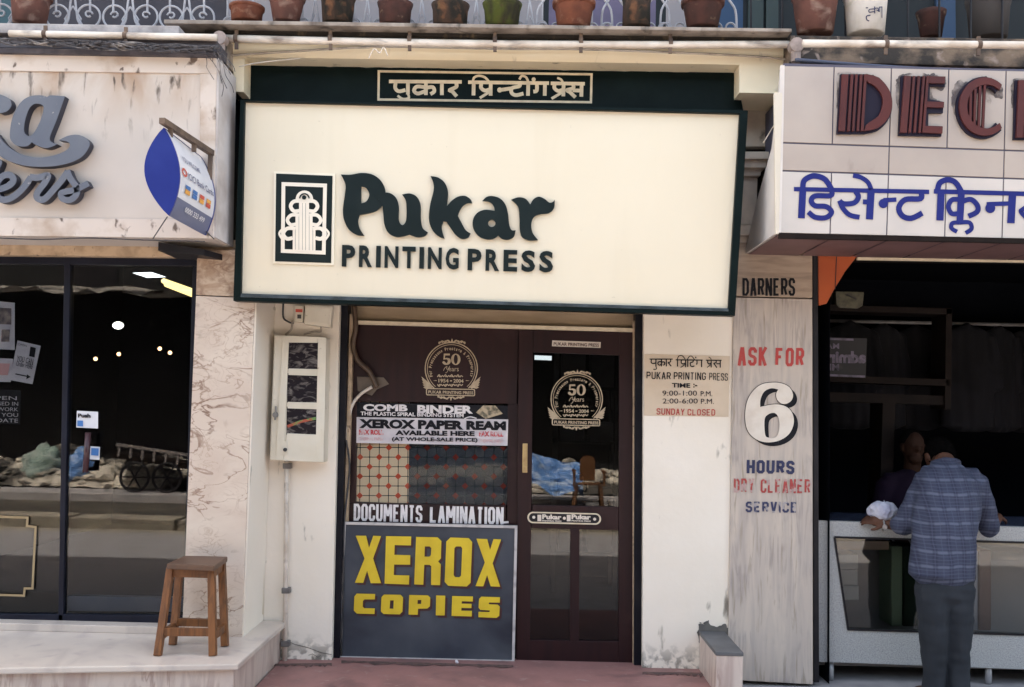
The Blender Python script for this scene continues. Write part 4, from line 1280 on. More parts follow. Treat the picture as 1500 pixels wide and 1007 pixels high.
# the side return and soffit
a, b = W(1146, 96, YS), W(1141, 341, YS)
prof = [(YS - .002, a.z), (YS + .06, W(1140, 150, YS).z), (YS + .15, W(1130, 218, YS + .15).z), (YS + .47, W(1108, 295, YS + .47).z), (5.975, b.z + .02), (5.975, b.z), (YS - .002, b.z)]
lx = lambda z, o: b.x + (a.x - b.x) * (z - b.z) / (a.z - b.z) + o
MB().hull8([(lx(z, -.012), y, z) for y, z in prof], [(lx(z, .012), y, z) for y, z in prof]).build('side_return', M('side_white', (.66, .61, .57), .5, (.56, .51, .48), 3), fs)
MB().box(b.x + .10, 6.2, YS + .04, 5.97, b.z + .01, a.z - .05).build('gap_shade_box', GROUT_SHADE, fs)  # box body coloured dark to read as shadow in the side gap
MB().prism([(1134, 136), (1146, 136), (1141, 343), (1136, 343)], YS - .004, .02, .002).build('corner_trim', M('corner_cream', (.60, .54, .45), .5), fs)
sb_ = MB()
zs = b.z
for i in range(9):
    xs = b.x + .005 + i * .31
    sb_.add([(xs, YS + .01, zs - .006 - .0 * i), (xs + .300, YS + .01, zs - .006), (xs + .300 - .0, 5.98, zs - .006), (xs, 5.98, zs - .006)], [(0, 1, 2, 3)])
sb_.add([(b.x, YS - .004, zs - .012), (6.1, YS - .004, zs - .012), (6.1, YS + .015, zs - .012), (b.x, YS + .015, zs - .012)], [(0, 1, 2, 3)])
sb_.build('soffit', SOFFR, fs)
MB().hull8([(b.x, YS - .004, zs - .03), (6.2, YS - .004, zs - .03), (6.2, YS - .004, zs - .004), (b.x, YS - .004, zs - .004)], [(b.x, YS + .02, zs - .03), (6.2, YS + .02, zs - .03), (6.2, YS + .02, zs - .004), (b.x, YS + .02, zs - .004)]).build('edge_trim', SHELF, fs)
DZ = (1200, 95, 5)
SOOT = M('soot_stain', (.10, .085, .09), .9)
def soot(m):
    t = m.node_tree
    b, out = t.nodes['Principled BSDF'], t.nodes['Material Output']
    tc, nz, r = nd(t, 'ShaderNodeTexCoord'), nd(t, 'ShaderNodeTexNoise'), nd(t, 'ShaderNodeMapRange')
    nz.inputs['Scale'].default_value = 14
    nz.inputs['Detail'].default_value = 6
    r.inputs[1].default_value, r.inputs[2].default_value, r.inputs[4].default_value = .36, .62, .85
    t.links.new(tc.outputs['Object'], nz.inputs[0])
    t.links.new(nz.outputs[0], r.inputs[0])
    tr, ms = nd(t, 'ShaderNodeBsdfTransparent'), nd(t, 'ShaderNodeMixShader')
    t.links.new(r.outputs[0], ms.inputs[0])
    t.links.new(tr.outputs[0], ms.inputs[1])
    t.links.new(b.outputs[0], ms.inputs[2])
    t.links.new(ms.outputs[0], out.inputs[0])
soot(SOOT)
srng = random.Random(9)
for shp in ([(132, 88), (160, 60), (260, 58), (345, 66), (420, 90), (470, 130), (400, 120), (320, 90), (200, 92), (150, 110), (140, 300), (126, 300)],
            [(560, 150), (580, 90), (640, 66), (740, 62), (800, 72), (830, 62), (870, 84), (915, 92), (930, 140), (900, 190), (830, 175), (835, 240), (880, 268), (800, 268), (780, 180), (700, 100), (610, 110), (585, 300), (570, 300)],
            [(975, 330), (970, 240), (985, 160), (1030, 110), (1060, 130), (1120, 105), (1190, 84), (1260, 100), (1330, 150), (1345, 240), (1300, 245), (1250, 220), (1262, 270), (1240, 320), (1205, 250), (1100, 170), (1020, 250), (1000, 380)],
            [(1405, 160), (1430, 108), (1520, 98), (1600, 110), (1600, 140), (1450, 140), (1425, 300), (1408, 300)]):
    kk = Ink(PM(YS), DZ, .0015)
    kk.poly([(x + srng.uniform(-5, 5), y + srng.uniform(-5, 5)) for x, y in curve(shp, True, 5)])
    kk.build('soot_mark', SOOT, fs)
def deco(name, back, pieces):
    MBk = Ink(PM(YS), DZ)
    MBk.poly(back, (), 0, .016)
    o = MBk.build(name, NAVYP, fs)
    fr_ = Ink(PM(YS), DZ)
    for pc in pieces:
        fr_.poly(pc[0], pc[1] if len(pc) > 1 else (), .017, .014)
    fr_.build('face', MAROONL, o)
off2 = lambda L, g: L
D_out = curve([(148, 78, 1), (332, 78, 1), (430, 108), (502, 195), (526, 300), (500, 405), (425, 488), (322, 514, 1), (122, 514, 1)], True, 5)
D_bowl = curve([(322, 85, 1), (345, 87), (425, 115), (495, 200), (518, 300), (490, 400), (415, 475), (312, 500, 1), (326, 460, 1), (345, 440), (420, 385), (448, 300), (440, 235), (395, 175), (338, 142, 1)], True, 5)
bars = lambda xs, y0, y1, dx: [[(a, y0), (b, y0), (b + dx, y1), (a + dx, y1)] for a, b in xs]
deco('letter', D_out, [[p] for p in bars([(155, 200), (216, 236), (250, 268), (284, 302), (314, 334)], 86, 498, -26)] + [[D_bowl]])
E_out = [(592, 92), (912, 98), (908, 168), (800, 166), (798, 262), (900, 280), (895, 362), (790, 362), (788, 455), (890, 458), (884, 532), (572, 526)]
deco('letter', E_out, [[p] for p in bars([(608, 655), (668, 686), (704, 722), (740, 757), (768, 786)], 98, 510, -32)] +
     [[[(787, 100), (905, 103), (900, 152), (785, 150)]], [[(772, 284), (895, 288), (892, 328), (770, 325)]], [[(756, 462), (885, 466), (882, 516), (752, 512)]]])
C_full = circ(1185, 320, 190, 40, 45, 318, 218)
C_in = circ(1205, 325, 118, 40, 318, 45, 160)
Cb = [(x, y) for x, y in circ(1188, 325, 196, 44, 42, 320, 222)] + [(1310, 195), (1240, 185), (1180, 200), (1180, 470), (1240, 475), (1300, 440)]
Cf = circ(1192, 322, 190, 44, 42, 318, 208) + circ(1205, 325, 128, 40, 318, 42, 152)[::1]
def arcring(cx, cy, rx, ry, ix, iy, icx, a0, a1, n=40):
    o = [(cx + rx * cos(radians(a0 + (a1 - a0) * i / n)), cy + ry * sin(radians(a0 + (a1 - a0) * i / n))) for i in range(n + 1)]
    p = [(icx + ix * cos(radians(a1 - (a1 - a0) * i / n)), cy + iy * sin(radians(a1 - (a1 - a0) * i / n))) for i in range(n + 1)]
    return o + p
ring = arcring(1192, 320, 186, 212, 142, 160, 1205, 48, 312)
ringb = arcring(1188, 324, 196, 226, 96, 150, 1215, 46, 314)
deco('letter', ringb, [[ring]] + [[[(x, 320 - h_), (x + 17, 320 - h_ - 6), (x + 17 - d_, 320 + h_ + 6), (x - d_, 320 + h_)]] for x, h_, d_ in ((1082, 90, 4), (1116, 125, 8), (1150, 146, 10), (1184, 152, 14))])
deco('letter', [(1424, 122), (1760, 130), (1740, 560), (1412, 556)], [[p] for p in bars([(1440, 1490), (1502, 1520), (1536, 1554), (1570, 1588)], 128, 545, -18)])
HZ3 = (1140, 230, 4.1667)
k = Ink(PM(YS), HZ3)
strokes(k, [([(95, 198), (920, 215)], 27), ([(948, 212), (1700, 232)], 28),
  ([(150, 190), (140, 376)], 42), ([(148, 200), (155, 150), (190, 124), (230, 118), (285, 140), (325, 200)], 34),
  ([(325, 205), (318, 238), (225, 240), (200, 270), (225, 300), (290, 305), (324, 338), (290, 372), (225, 370), (182, 338)], 32),
  ([(470, 212), (488, 245), (462, 282), (400, 288), (372, 270)], 32), ([(372, 268), (395, 318), (435, 356), (495, 370)], 30), ([(515, 276), (560, 278)], 30), ([(566, 200), (556, 383)], 44), ([(566, 200), (545, 155), (500, 125), (455, 115)], 28),
  ([(640, 266), (720, 262)], 27), ([(870, 215), (866, 256), (775, 262), (735, 310), (755, 360), (810, 376), (878, 344)], 34),
  ([(993, 212), (985, 390)], 44), ([(970, 205), (985, 160), (1030, 142), (1080, 158), (1122, 225)], 34),
  ([(1116, 215), (1106, 405)], 42), ([(1105, 262), (1058, 264), (1036, 305), (1058, 348), (1108, 345)], 30), ([(1122, 272), (1175, 262), (1214, 300), (1210, 338), (1158, 364)], 32),
  ([(1104, 402), (1062, 406), (1056, 436), (1090, 458)], 26), ([(1104, 402), (1165, 402), (1178, 440), (1142, 466)], 26),
  ([(1270, 290), (1410, 286)], 27), ([(1428, 225), (1418, 406)], 46), ([(1530, 300), (1490, 322), (1482, 340), (1540, 400)], 28)], 30)
k.poly(circ(640, 286, 29, 14))
k.poly(circ(1292, 314, 31, 14))
k.build('lettering', BLUEP, fs)
# ================================================================== CORNER SHOP WITH THE DARK GLASS FRONT
lf = empty('shop_building', W(140, 915, 5.7), 'shop front of dark plate glass between pink veined marble pillars', 'shop')
def pillar_side(xa):
    pass
MB().prism([(289, 366), (374, 366), (373, 436), (287, 432)], 5.556, .3, .003).build('pillar', MARBLE2, lf)
MB().prism([(287, 433.5), (373, 437.5), (354, 942), (266, 940)], 5.56, .30, .003).build('pillar', MARBLE, lf)
a, b, a2, b2 = W(373.5, 366, 5.56), W(354.2, 938, 5.56), W(373.5, 366, 5.995), W(354.2, 938, 5.995)
sidem = MB()
sidem.hull8([(a.x - .1, 5.572, a.z), (a.x + .018, 5.572, a.z), (b.x + .006, 5.572, b.z), (b.x - .1, 5.572, b.z)],
            [(a.x - .1, 5.995, a.z), (a.x + .018, 5.995, a.z), (b.x + .006, 5.995, b.z), (b.x - .1, 5.995, b.z)])
sidem.build('side_wall', CREAM_W, lf)
YG = 5.70
dk = MB()
for p in ([(-420, 372), (300, 379), (300, 390), (-420, 382)], [(282, 390), (300, 390), (276, 918), (268, 917)], [(94, 385), (103, 386), (92, 915), (85, 914)], [(-420, 896), (272, 902), (272, 915), (-420, 908)]):
    dk.prism(p, YG - .02, .06, .003)
dk.build('glazing_frame', M('navy_frame', (.005, .006, .014), .4, (.009, .011, .022), 5, spec=.2), lf)
MB().prism([(-420, 385), (96, 388), (87, 898), (-420, 893)], YG, .008).build('glass_door', G_LEFT, lf)
MB().prism([(101, 388), (284, 391), (270, 904), (93, 901)], YG, .008).build('glass', G_LEFT, lf)
k = Ink(PM(YG - .008), (0, 650, 2.82))
k.ribbon([(0, 302), (115, 306), (112, 340), (148, 345), (135, 598), (103, 598), (100, 628), (0, 625)], 9)
k.build('gold_line', M('gold_line', (.30, .22, .12), .4), lf)
MB().prism([(97, 873), (268, 876), (268, 897), (95, 895)], YG + .03, .05, .003).build('blue_kick_panel', M('blue_kick', (.05, .075, .13), .4, (.09, .11, .15), 5), lf)
p = Ink(PM(YG - .006))
p.poly([(113, 602), (144, 603.5), (144, 628), (112, 626.5)])
pu = p.build('push_sign', M('sticker_white', (.62, .62, .66), .5), lf)
p = Ink(PM(YG - .011))
p.text('Push', 114.5, 606, 133, 612, .05, .02, 0)
p.build('push_lettering', BLKP, pu)
p = Ink(PM(YG - .011)).poly([(113.5, 616), (122, 616.5), (122, 625), (113.5, 624.5)])
p.build('card_mark', STICKB, pu)
p = Ink(PM(YG - .006)).poly([(133, 654), (147, 655), (146, 674), (132, 673)])
p = p.build('card_sticker', M('sticker_white2', (.6, .6, .64), .5), lf)
Ink(PM(YG - .011)).poly([(134, 656.5), (145, 657), (144.6, 668), (133.6, 667)]).build('card_mark', STICKB, p)
MB().tube([W(129, 634, YG - .07), W(125, 692, YG - .07)], .016, 10).tube([W(129, 638, YG - .07), W(129, 638, YG)], .009, 8).tube([W(125, 688, YG - .07), W(125, 688, YG)], .009, 8).build('handle', M('dark_handle', (.05, .02, .025), .25), lf, True)
MB().prism([(-420, 340), (352, 352), (352, 378), (-420, 369)], 5.62, .2).build('lintel', BEIGE, lf)
# platform
zp = G(272, 925, 0).z
ZP = W(272, 926, 5.65).z
zp = ZP
fr_, fl_ = G(349, 973, zp), G(-60, 981, zp)
bx = fr_.x + .01
tp_ = [(-4.2, fl_.y - .25), (fr_.x, fr_.y), (bx, 5.99), (-4.2, 5.99)]
sb2 = MB()
ins = [(-4.2, fl_.y - .215), (fr_.x - .03, fr_.y + .035), (bx - .03, 5.985), (-4.2, 5.985)]
sb2.hull8([(x, y, -.01) for x, y in ins], [(x, y, zp - .03) for x, y in ins], .002)
pf = empty('marble_platform', (-2.2, 5.0, 0), 'raised marble platform in front of the dark glass shop', 'platform')
sb2.build('base', PLATF, pf)
MB().hull8([(x, y, zp - .03) for x, y in tp_], [(x, y, zp) for x, y in tp_], .007).build('top_slab', PLATM, pf)
q0 = W(-420, 912, 5.66)
MB().box(-4.2, W(272, 915, 5.66).x, 5.58, 5.72, zp, W(150, 913, 5.64).z, .004).build('threshold', PLATM, pf)
# room behind the glass
xa_, xb_ = -4.2, W(283, 600, 5.8).x + .05
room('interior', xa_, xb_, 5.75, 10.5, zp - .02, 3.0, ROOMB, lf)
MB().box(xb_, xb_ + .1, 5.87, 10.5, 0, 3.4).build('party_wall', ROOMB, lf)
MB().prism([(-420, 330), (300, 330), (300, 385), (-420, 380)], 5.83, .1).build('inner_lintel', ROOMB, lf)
for nm, pts, Y, m in (('ceiling_panel', [(194, 400), (222, 399), (240, 405), (212, 406)], 8.0, LAMPW), ):
    o = MB().prism(pts, Y, .05).build('ceiling_light', m)
    tag(o, 'white square ceiling light inside the dark glass shop', 'light')
for k_, (y0, lab) in enumerate(((412, 'upper yellowish tube light inside the dark glass shop'), (419, 'lower yellowish tube light inside the dark glass shop'))):
    o = MB().tube([W(240 + k_ * 4, y0 + k_ * -2, 8.0), W(292, y0 + 19 + k_ * -3, 7.0)], .022, 8).build('tube_light', LAMPY)
    tag(o, lab, 'light', 'tube lights')
def ball(c, r, m, name, lab, cat, sq=(1, 1, 1)):
    bm = bmesh.new()
    bmesh.ops.create_icosphere(bm, subdivisions=2, radius=r)
    for v in bm.verts:
        v.co = Vector((v.co.x * sq[0], v.co.y * sq[1], v.co.z * sq[2])) + c
    o = MB().from_bm(bm).build(name, m, None, True)
    return tag(o, lab, cat)
ball(W(173, 477, 8), .030, M('spot_glow', (1, 1, .82), .5, emit=1.2), 'spot_lamp', 'bright white spot lamp glowing inside the dark glass shop', 'lamp', (1.5, .8, 1.0))
for (x, y, lab) in ((140, 526, 'small amber bulb at the far end of the row inside the dark glass shop'), (174, 519, 'small amber bulb under the bright spot lamp'), (234, 511, 'small amber bulb beside its twin near the marble pillar'), (249, 517, 'small amber bulb with a dim stem close to the marble pillar')):
    ball(W(x, y, 8), .016, LAMPS, 'bulb', lab, 'bulb')['group'] = 'small amber bulbs'
sh_ = MB()
for x0, x1, y0, y1 in ((40, 70, 660, 716), (72, 100, 664, 716), (103, 128, 668, 718)):
    sh_.prism([(x0, y0), (x1, y0), (x1, y1), (x0, y1)], 7.2, .3, .01)
# posters behind the door glass
YP = YG + .02
p1_ = empty('poster', W(10, 480, YP), 'photo poster with dark panels stuck inside the shop door', 'poster')
Ink(PM(YP)).poly([(-20, 440), (22, 444), (22, 513), (-20, 511)]).build('sheet', PAPER, p1_)
Ink(PM(YP - .005)).poly([(-20, 450), (17, 452), (17, 476), (-20, 474)]).poly([(3, 483), (15, 483), (14, 501), (2, 501)]).build('picture', M('poster_dark', (.12, .09, .10), .7, (.3, .24, .2), 30), p1_)
p2_ = empty('poster', W(8, 540, YP), 'pinkish poster under the photo poster inside the shop door', 'poster')
Ink(PM(YP)).poly([(-20, 524), (20, 526), (16, 560), (-20, 559)]).build('sheet', PAPER, p2_)
Ink(PM(YP - .005)).poly([(-20, 532), (15, 533), (12, 550), (-20, 549)]).build('picture', PINK, p2_)
p3_ = empty('poster', W(40, 530, YP), 'tilted white paper with a black arrow stuck inside the shop door', 'poster')
Ink(PM(YP)).poly([(26, 499), (60, 507), (48, 563), (15, 557)]).build('sheet', PAPER, p3_)
k = Ink(PM(YP - .005))
k.text('YOU CAN', 26, 521, 50, 529, .0, .22, -.2)
k.text('Order HERE', 25, 529, 49, 536, .0, .22, -.2)
k.poly([(45, 508), (53, 510), (51, 524), (43, 522)])
k.text('OPEN', 27, 503, 40, 506, .0, .2, -.2)
k.ribbon([(23, 548), (42, 552)], 1.6)
k.poly([(40, 548.5), (45.5, 552.5), (39, 556)])
k.build('lettering', BLKP, p3_)
p4_ = empty('notice_board', W(8, 600, YP), 'black notice with pale writing low inside the shop door', 'notice')
Ink(PM(YP)).poly([(-30, 570), (31, 572), (30, 622), (-30, 620)]).build('sheet', BLKP, p4_)
k = Ink(PM(YP - .005))
for i, wds in enumerate(('OPEN', 'CLOSED IN', 'ALL WORK', 'FOR YOU', 'RE DATE')):
    k.text(wds, -22, 580 + i * 8.2, 27 - (i == 0) * 2, 585.5 + i * 8.2, .0, .02, 0)
k.build('lettering', PAPER, p4_)

# fascia sign with the script letters
YL = 5.28
ls = empty('shop_sign', W(150, 220, YL), 'stained cream fascia sign with raised grey script letters', 'sign')
MB().prism([(-420, 68), (317, 84), (312, 349), (-420, 341)], YL, .32, .004).build('panel', FASC, ls)
bt = MB()
bt.prism([(-420, 314), (313, 322), (312, 349.5), (-420, 341)], YL - .015, .02, .003)
bt.prism([(-420, 69), (317, 85), (317, 108), (-420, 98)], YL - .012, .02, .003)
bt.prism([(293, 108), (317, 108), (313, 322), (292, 321)], YL - .010, .02, .003)
bt.build('batten', FASC2, ls)
a, b = W(317, 86, YL), W(312, 348, YL)
MB().hull8([(a.x + .001, YL - .004, a.z), (a.x + .016, YL - .004, a.z), (b.x + .016, YL - .004, b.z), (b.x + .001, YL - .004, b.z)],
           [(a.x + .001, 5.60, a.z), (a.x + .016, 5.60, a.z), (b.x + .016, 5.60, b.z), (b.x + .001, 5.60, b.z)]).build('side_sheet', M('side_sheet', (.55, .51, .50), .55, (.40, .35, .33), 6), ls)
RZ1 = (0, 120, 5.037)
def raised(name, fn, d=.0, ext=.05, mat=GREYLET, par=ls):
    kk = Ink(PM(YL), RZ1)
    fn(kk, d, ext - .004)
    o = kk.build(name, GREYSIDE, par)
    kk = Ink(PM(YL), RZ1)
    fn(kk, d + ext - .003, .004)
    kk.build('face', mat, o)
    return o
A_o = [(110, 400), (128, 290), (168, 205), (215, 152), (275, 126), (345, 124), (382, 136, 1), (412, 124), (512, 130, 1), (452, 300), (402, 430), (420, 468), (458, 480, 1), (380, 508), (305, 488), (270, 466, 1), (235, 494), (165, 492), (120, 455)]
A_h = [(290, 186), (340, 190), (356, 222), (332, 310), (284, 400), (245, 420), (214, 388), (220, 310), (250, 222)]
raised('letter', lambda k, d, e: k.poly(curve(A_o), [curve(A_h)], d, e))
raised('letter', lambda k, d, e: k.poly(curve([(-160, 90, 1), (0, 110), (62, 125), (108, 152), (120, 196), (92, 236), (40, 252), (-20, 240), (-160, 330, 1)]), (), d, e))
SW = [(-150, 330), (0, 390), (28, 415), (85, 485), (180, 548), (300, 578), (415, 568), (515, 532), (550, 492), (530, 462), (470, 452, 1), (540, 420), (612, 414), (672, 440), (694, 490), (640, 572), (540, 620), (405, 645), (235, 640), (100, 602), (0, 545), (-150, 480)]
raised('flourish', lambda k, d, e: k.poly(curve(SW), (), d, e), .004)
raised('letter', lambda k, d, e: k.poly(curve([(-60, 720), (0, 620), (22, 588), (52, 604), (40, 650), (0, 722), (-50, 800)]), (), d, e), 0)
raised('letter', lambda k, d, e: k.ribbon(curve([(-10, 815), (60, 805), (120, 775), (140, 738), (112, 706), (60, 716), (22, 765), (12, 835), (40, 880), (95, 885), (160, 850), (225, 785), (268, 722)], False, 6), 46, d, e), .006)
raised('letter', lambda k, d, e: k.ribbon(curve([(262, 722), (320, 728), (392, 712), (370, 765), (318, 835), (318, 878), (368, 884), (440, 810), (500, 740), (540, 680)], False, 6), 46, d, e), .010)
raised('letter', lambda k, d, e: k.ribbon(curve([(536, 676), (560, 735), (605, 800), (604, 852), (560, 890), (506, 884), (492, 846), (530, 830), (600, 815), (692, 770)], False, 6), 44, d, e), .014)

# tin tray under that sign
tr_ = MB()
tr_.hull8([(x, YL + .10, z) for x, z in ((W(232, 352, YL + .1).x, W(232, 352, YL + .1).z - .01), (W(300, 366, YL + .1).x, W(300, 366, YL + .1).z), (W(300, 372, YL + .1).x, W(300, 372, YL + .1).z - .01), (W(232, 362, YL + .1).x, W(232, 362, YL + .1).z - .02))],
          [(x, YL + .40, z) for x, z in ((W(232, 352, YL + .1).x, W(232, 352, YL + .1).z - .01), (W(320, 366, YL + .1).x, W(320, 366, YL + .1).z), (W(320, 372, YL + .1).x, W(320, 372, YL + .1).z - .01), (W(232, 362, YL + .1).x, W(232, 362, YL + .1).z - .02))])
tag(tr_.build('shutter_tray', DKFR), 'dark metal tray hanging under the stained fascia sign', 'tray')

# bank card sign: leaf-shaped box standing out from the fascia
bk = empty('bank_sign', W(270, 260, 4.75), 'blue leaf-shaped hanging sign with a curved white card face', 'sign')
YA, YB = 4.70, YL - .012
tt, bb = W(240, 187, YA), W(247, 316, YA)
cx_ = (tt.x + bb.x) / 2
H_ = tt.z - bb.z
wl, wr = W(211, 258, YA), W(263, 252, YA)
def leaf(side, t):            # t 0 top .. 1 bottom
    z = tt.z - H_ * t
    xm = tt.x + (bb.x - tt.x) * t
    s_ = sin(pi * t) ** .85
    ext_ = (wr.x - (tt.x + bb.x) / 2) if side > 0 else (wl.x - (tt.x + bb.x) / 2)
    return Vector((xm + ext_ * s_, 0, z))
N_ = 18
R_ = [leaf(1, i / N_) for i in range(N_ + 1)]
L_ = [leaf(-1, i / N_) for i in range(N_ + 1)]
loop = R_ + L_[::-1][1:-1]
MB().hull8([(p.x, YA, p.z) for p in loop], [(p.x, YA + .012, p.z) for p in loop]).build('end_plate', BANKB, bk)
MB().hull8([(p.x, YB - .012, p.z) for p in loop], [(p.x, YB, p.z) for p in loop]).build('end_plate', BANKB, bk)
def face(P, ya, yb, g):
    mb = MB()
    n = len(P)
    mb.add([(p.x + g, y, p.z) for y in (ya, yb) for p in P], [(i, i + 1, n + i + 1, n + i) for i in range(n - 1)])
    return mb
face(R_[:15], YA + .012, YB - .012, -.002).build('card_face', BANKW, bk, True)
face(R_[14:], YA + .012, YB - .012, -.002).build('number_band', BANKG, bk, True)
face(L_, YA + .012, YB - .012, .002).build('back_face', BANKB, bk, True)
def LM(u, v, d=0):            # u along the depth 0..1, v down 0..1
    p = leaf(1, v)
    return Vector((p.x + .001 + d, YA + .012 + (YB - YA - .024) * u, p.z))
k = Ink(LM, None, .001)
k.text('YOU WELCOME', 0, 0, 0, 0, .01, quad=[(.12, .27), (.62, .27), (.62, .33), (.12, .33)])
k.text('ICICI Bank Cards', 0, 0, 0, 0, .01, quad=[(.2, .44), (.95, .44), (.95, .52), (.2, .52)])
k.build('lettering', M('card_grey_ink', (.12, .12, .2), .6), bk)
k = Ink(LM, None, .001)
k.poly(circ(.11, .47, .07, 12, ry=.05), [circ(.11, .47, .04, 10, ry=.028)])
k.build('bank_mark', CARDR, bk)
for i, (c_a, c_b) in enumerate(((STICKB, CARDY), (STICKB, STICKB), (CARDR, CARDY), (CARDY, CARDR))):
    u = .14 + i * .2
    Ink(LM, None, .001).poly([(u, .60), (u + .13, .60), (u + .13, .645), (u, .645)]).build('card_mark', c_a, bk)
    Ink(LM, None, .001).poly([(u, .65), (u + .13, .65), (u + .13, .70), (u, .70)]).build('card_mark', c_b, bk)
k = Ink(LM, None, .001)
k.text('0000 333 499', 0, 0, 0, 0, .02, quad=[(.25, .83), (.8, .83), (.8, .89), (.25, .89)])
k.build('number_lettering', BANKW, bk)
zt2 = W(240, 176, YA - .02).z
bar0, bar1 = Vector((tt.x + .004, YA - .04, W(240, 177, YA - .04).z)), Vector((tt.x + .055, YB, W(240, 177, YA - .04).z + .0))
br = MB().beam(bar0, bar1, .028)
for t in (.16, .62, .97):
    p = bar0.lerp(bar1, t)
    br.beam(p, Vector((p.x - .0, p.y, tt.z - .03 if t < .9 else tt.z - .15)), .02)
br.build('bracket', RUST, bk)
for pts in ([W(245, 318, YA), W(224, 350, YL - .02)], [W(296, 334, YB - .03), W(314, 351, YL - .02)]):
    o = MB().tube(pts, .003, 5).build('wire', CABLE)
    tag(o, 'thin stay wire under the blue leaf-shaped sign', 'wire', 'stay wires of the leaf-shaped sign')

# ================================================================== BALCONY
bc = empty('balcony', W(700, 30, 5.8), 'stained concrete balcony with a scrolled iron railing and mixed wall boards', 'balcony')
sl = MB()
sl.prism([(240, 28.5), (1160, 42), (1160, 47), (240, 34.5)], 5.47, 1.4, .004)
sl.build('ledge', CONC, bc)
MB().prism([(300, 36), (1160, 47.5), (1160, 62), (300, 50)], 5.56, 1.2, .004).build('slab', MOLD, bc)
MB().prism([(-500, 26), (262, 38), (262, 52), (-500, 41)], 5.36, 1.4, .004).build('slab', M('pale_ledge', (.45, .42, .42), .85, (.28, .26, .26), 9, .4, .6, bump=.3), bc)
MB().prism([(1158, 52), (1700, 60), (1700, 104), (1158, 90)], 5.50, 1.2, .004).build('slab', M('stained_slab', (.20, .145, .105), .95, (.045, .038, .034), 7, .42, .58, (1, 1, 1.4), stain=((.36, .28, .24), 12, .6, .72), bump=.5, bscale=25), bc)
MB().prism([(-500, 40), (330, 52), (330, 92), (-500, 82)], 5.50, 1.2).build('slab', CONC, bc)
# boards and walls behind the railing
YW = 6.7
def panel(x0, x1, m, y=0.0):
    a, b = W(x0, 60, YW - y), W(x1, 60, YW - y)
    MB().box(a.x, b.x, YW - y, YW - y + .05, 3.3, 6.0).build('wall_board', m, bc)
panel(-800, 330, UPW1)
panel(330, 795, UPW2)
for x0, x1, m in ((795, 803, UPD), (803, 860, UPL), (860, 868, UPW2), (868, 900, UPL), (900, 960, UPL), (960, 975, UPD), (975, 1005, UPW2), (1005, 1030, UPW1), (1030, 1088, UPB), (1088, 1800, UPD)):
    panel(x0, x1, m)
for x0, x1 in ((1096, 1118), (1122, 1140)):
    panel(x0, x1, M('dark_green_shutter', (.03, .045, .045), .6), .03)
panel(1372, 1400, M('faded_blue', (.03, .06, .12), .7), .03)
panel(-30, 22, M('teal_board', (.05, .10, .12), .7), .03)
# railing
YR = 5.62
rl = MB()
def scroll(cx, cy, r=17, s=1.0, th=.0065, simple=False):
    for sx in (-1, 1):
        pts = circ(cx + sx * 23 * s, cy, r * s, 22, 90 if sx > 0 else 90, 450)
        rl.tube([W(x, y, YR) for x, y in pts], th, 6)
        sp_ = [(cx + sx * (23 + 6 * cos(t) * (1 - t / 14)) * s, cy - (5 + 6 * sin(t)) * s * .7) for t in [i * .7 for i in range(9)]]
        rl.tube([W(x, y, YR) for x, y in sp_], th * .9, 6)
        rl.tube([W(cx + sx * 25 * s, cy - 6, YR), W(cx + sx * 25 * s, cy - 420, YR)], th, 6)
        rl.tube([W(cx + sx * 0, cy - 15, YR), W(cx + sx * 12 * s, cy + 4, YR), W(cx + sx * 8 * s, cy + 14, YR)], th * .8, 6)
        rl.tube([W(cx, cy - 50 * s, YR), W(cx + sx * 6, cy + 0, YR), W(cx + sx * 14, cy + 14, YR)], th, 6)
for i, cx in enumerate((25, 107, 191, 274)):
    scroll(cx, 23 + cx * .012, 17)
for i, cx in enumerate((352, 462, 538, 618, 698, 776)):
    scroll(cx, 28 + cx * .0135, 10, .75, .005)
for i, cx in enumerate((805, 878, 900, 962, 986, 1060)):
    for sx in (-1, 1):
        rl.tube([W(x, y, YR) for x, y in curve([(cx + sx * 19, 44), (cx + sx * 17, 15), (cx + sx * 5, -6), (cx, -40)], False, 4)], .007, 6)
        rl.tube([W(x, y, YR) for x, y in circ(cx + sx * 10, 41, 7, 10, 180, 360)], .006, 6)
dkr = MB()
for cx in range(1100, 1560, 46):
    dkr.tube([W(cx, 60, YR), W(cx, -380, YR)], .006, 6)
dkr.build('dark_bars', DKFR, bc)
a, b = W(-60, -395, YR), W(1560, -395, YR)
rl.beam((-4, YR, a.z), (4.2, YR, a.z), .04)
rl.build('railing', RAILM, bc)
# upper storeys that shade the pavement, seen only as the mass above
us = empty('upper_storeys', (0, 7.5, 6), 'plain upper storeys rising behind the flower pots', 'building')
MB().box(-16, 16, YW + .06, 14, 3.0, 8.6).build('wall', UPW1, us)
MB().box(-16, 16, YW - 1.1, YW + .05, 6.05, 6.2).build('balcony_slab', CONC, us)
MB().box(-16, 16, 6.3, 14, 8.6, 8.8).build('roof', CONC, us)
MB().box(-16, -4.25, 5.6, 14, 0, 3.0).build('side_wall', UPW1, us)
MB().box(6.3, 16, 5.6, 14, 0, 3.0).build('side_wall', UPW1, us)

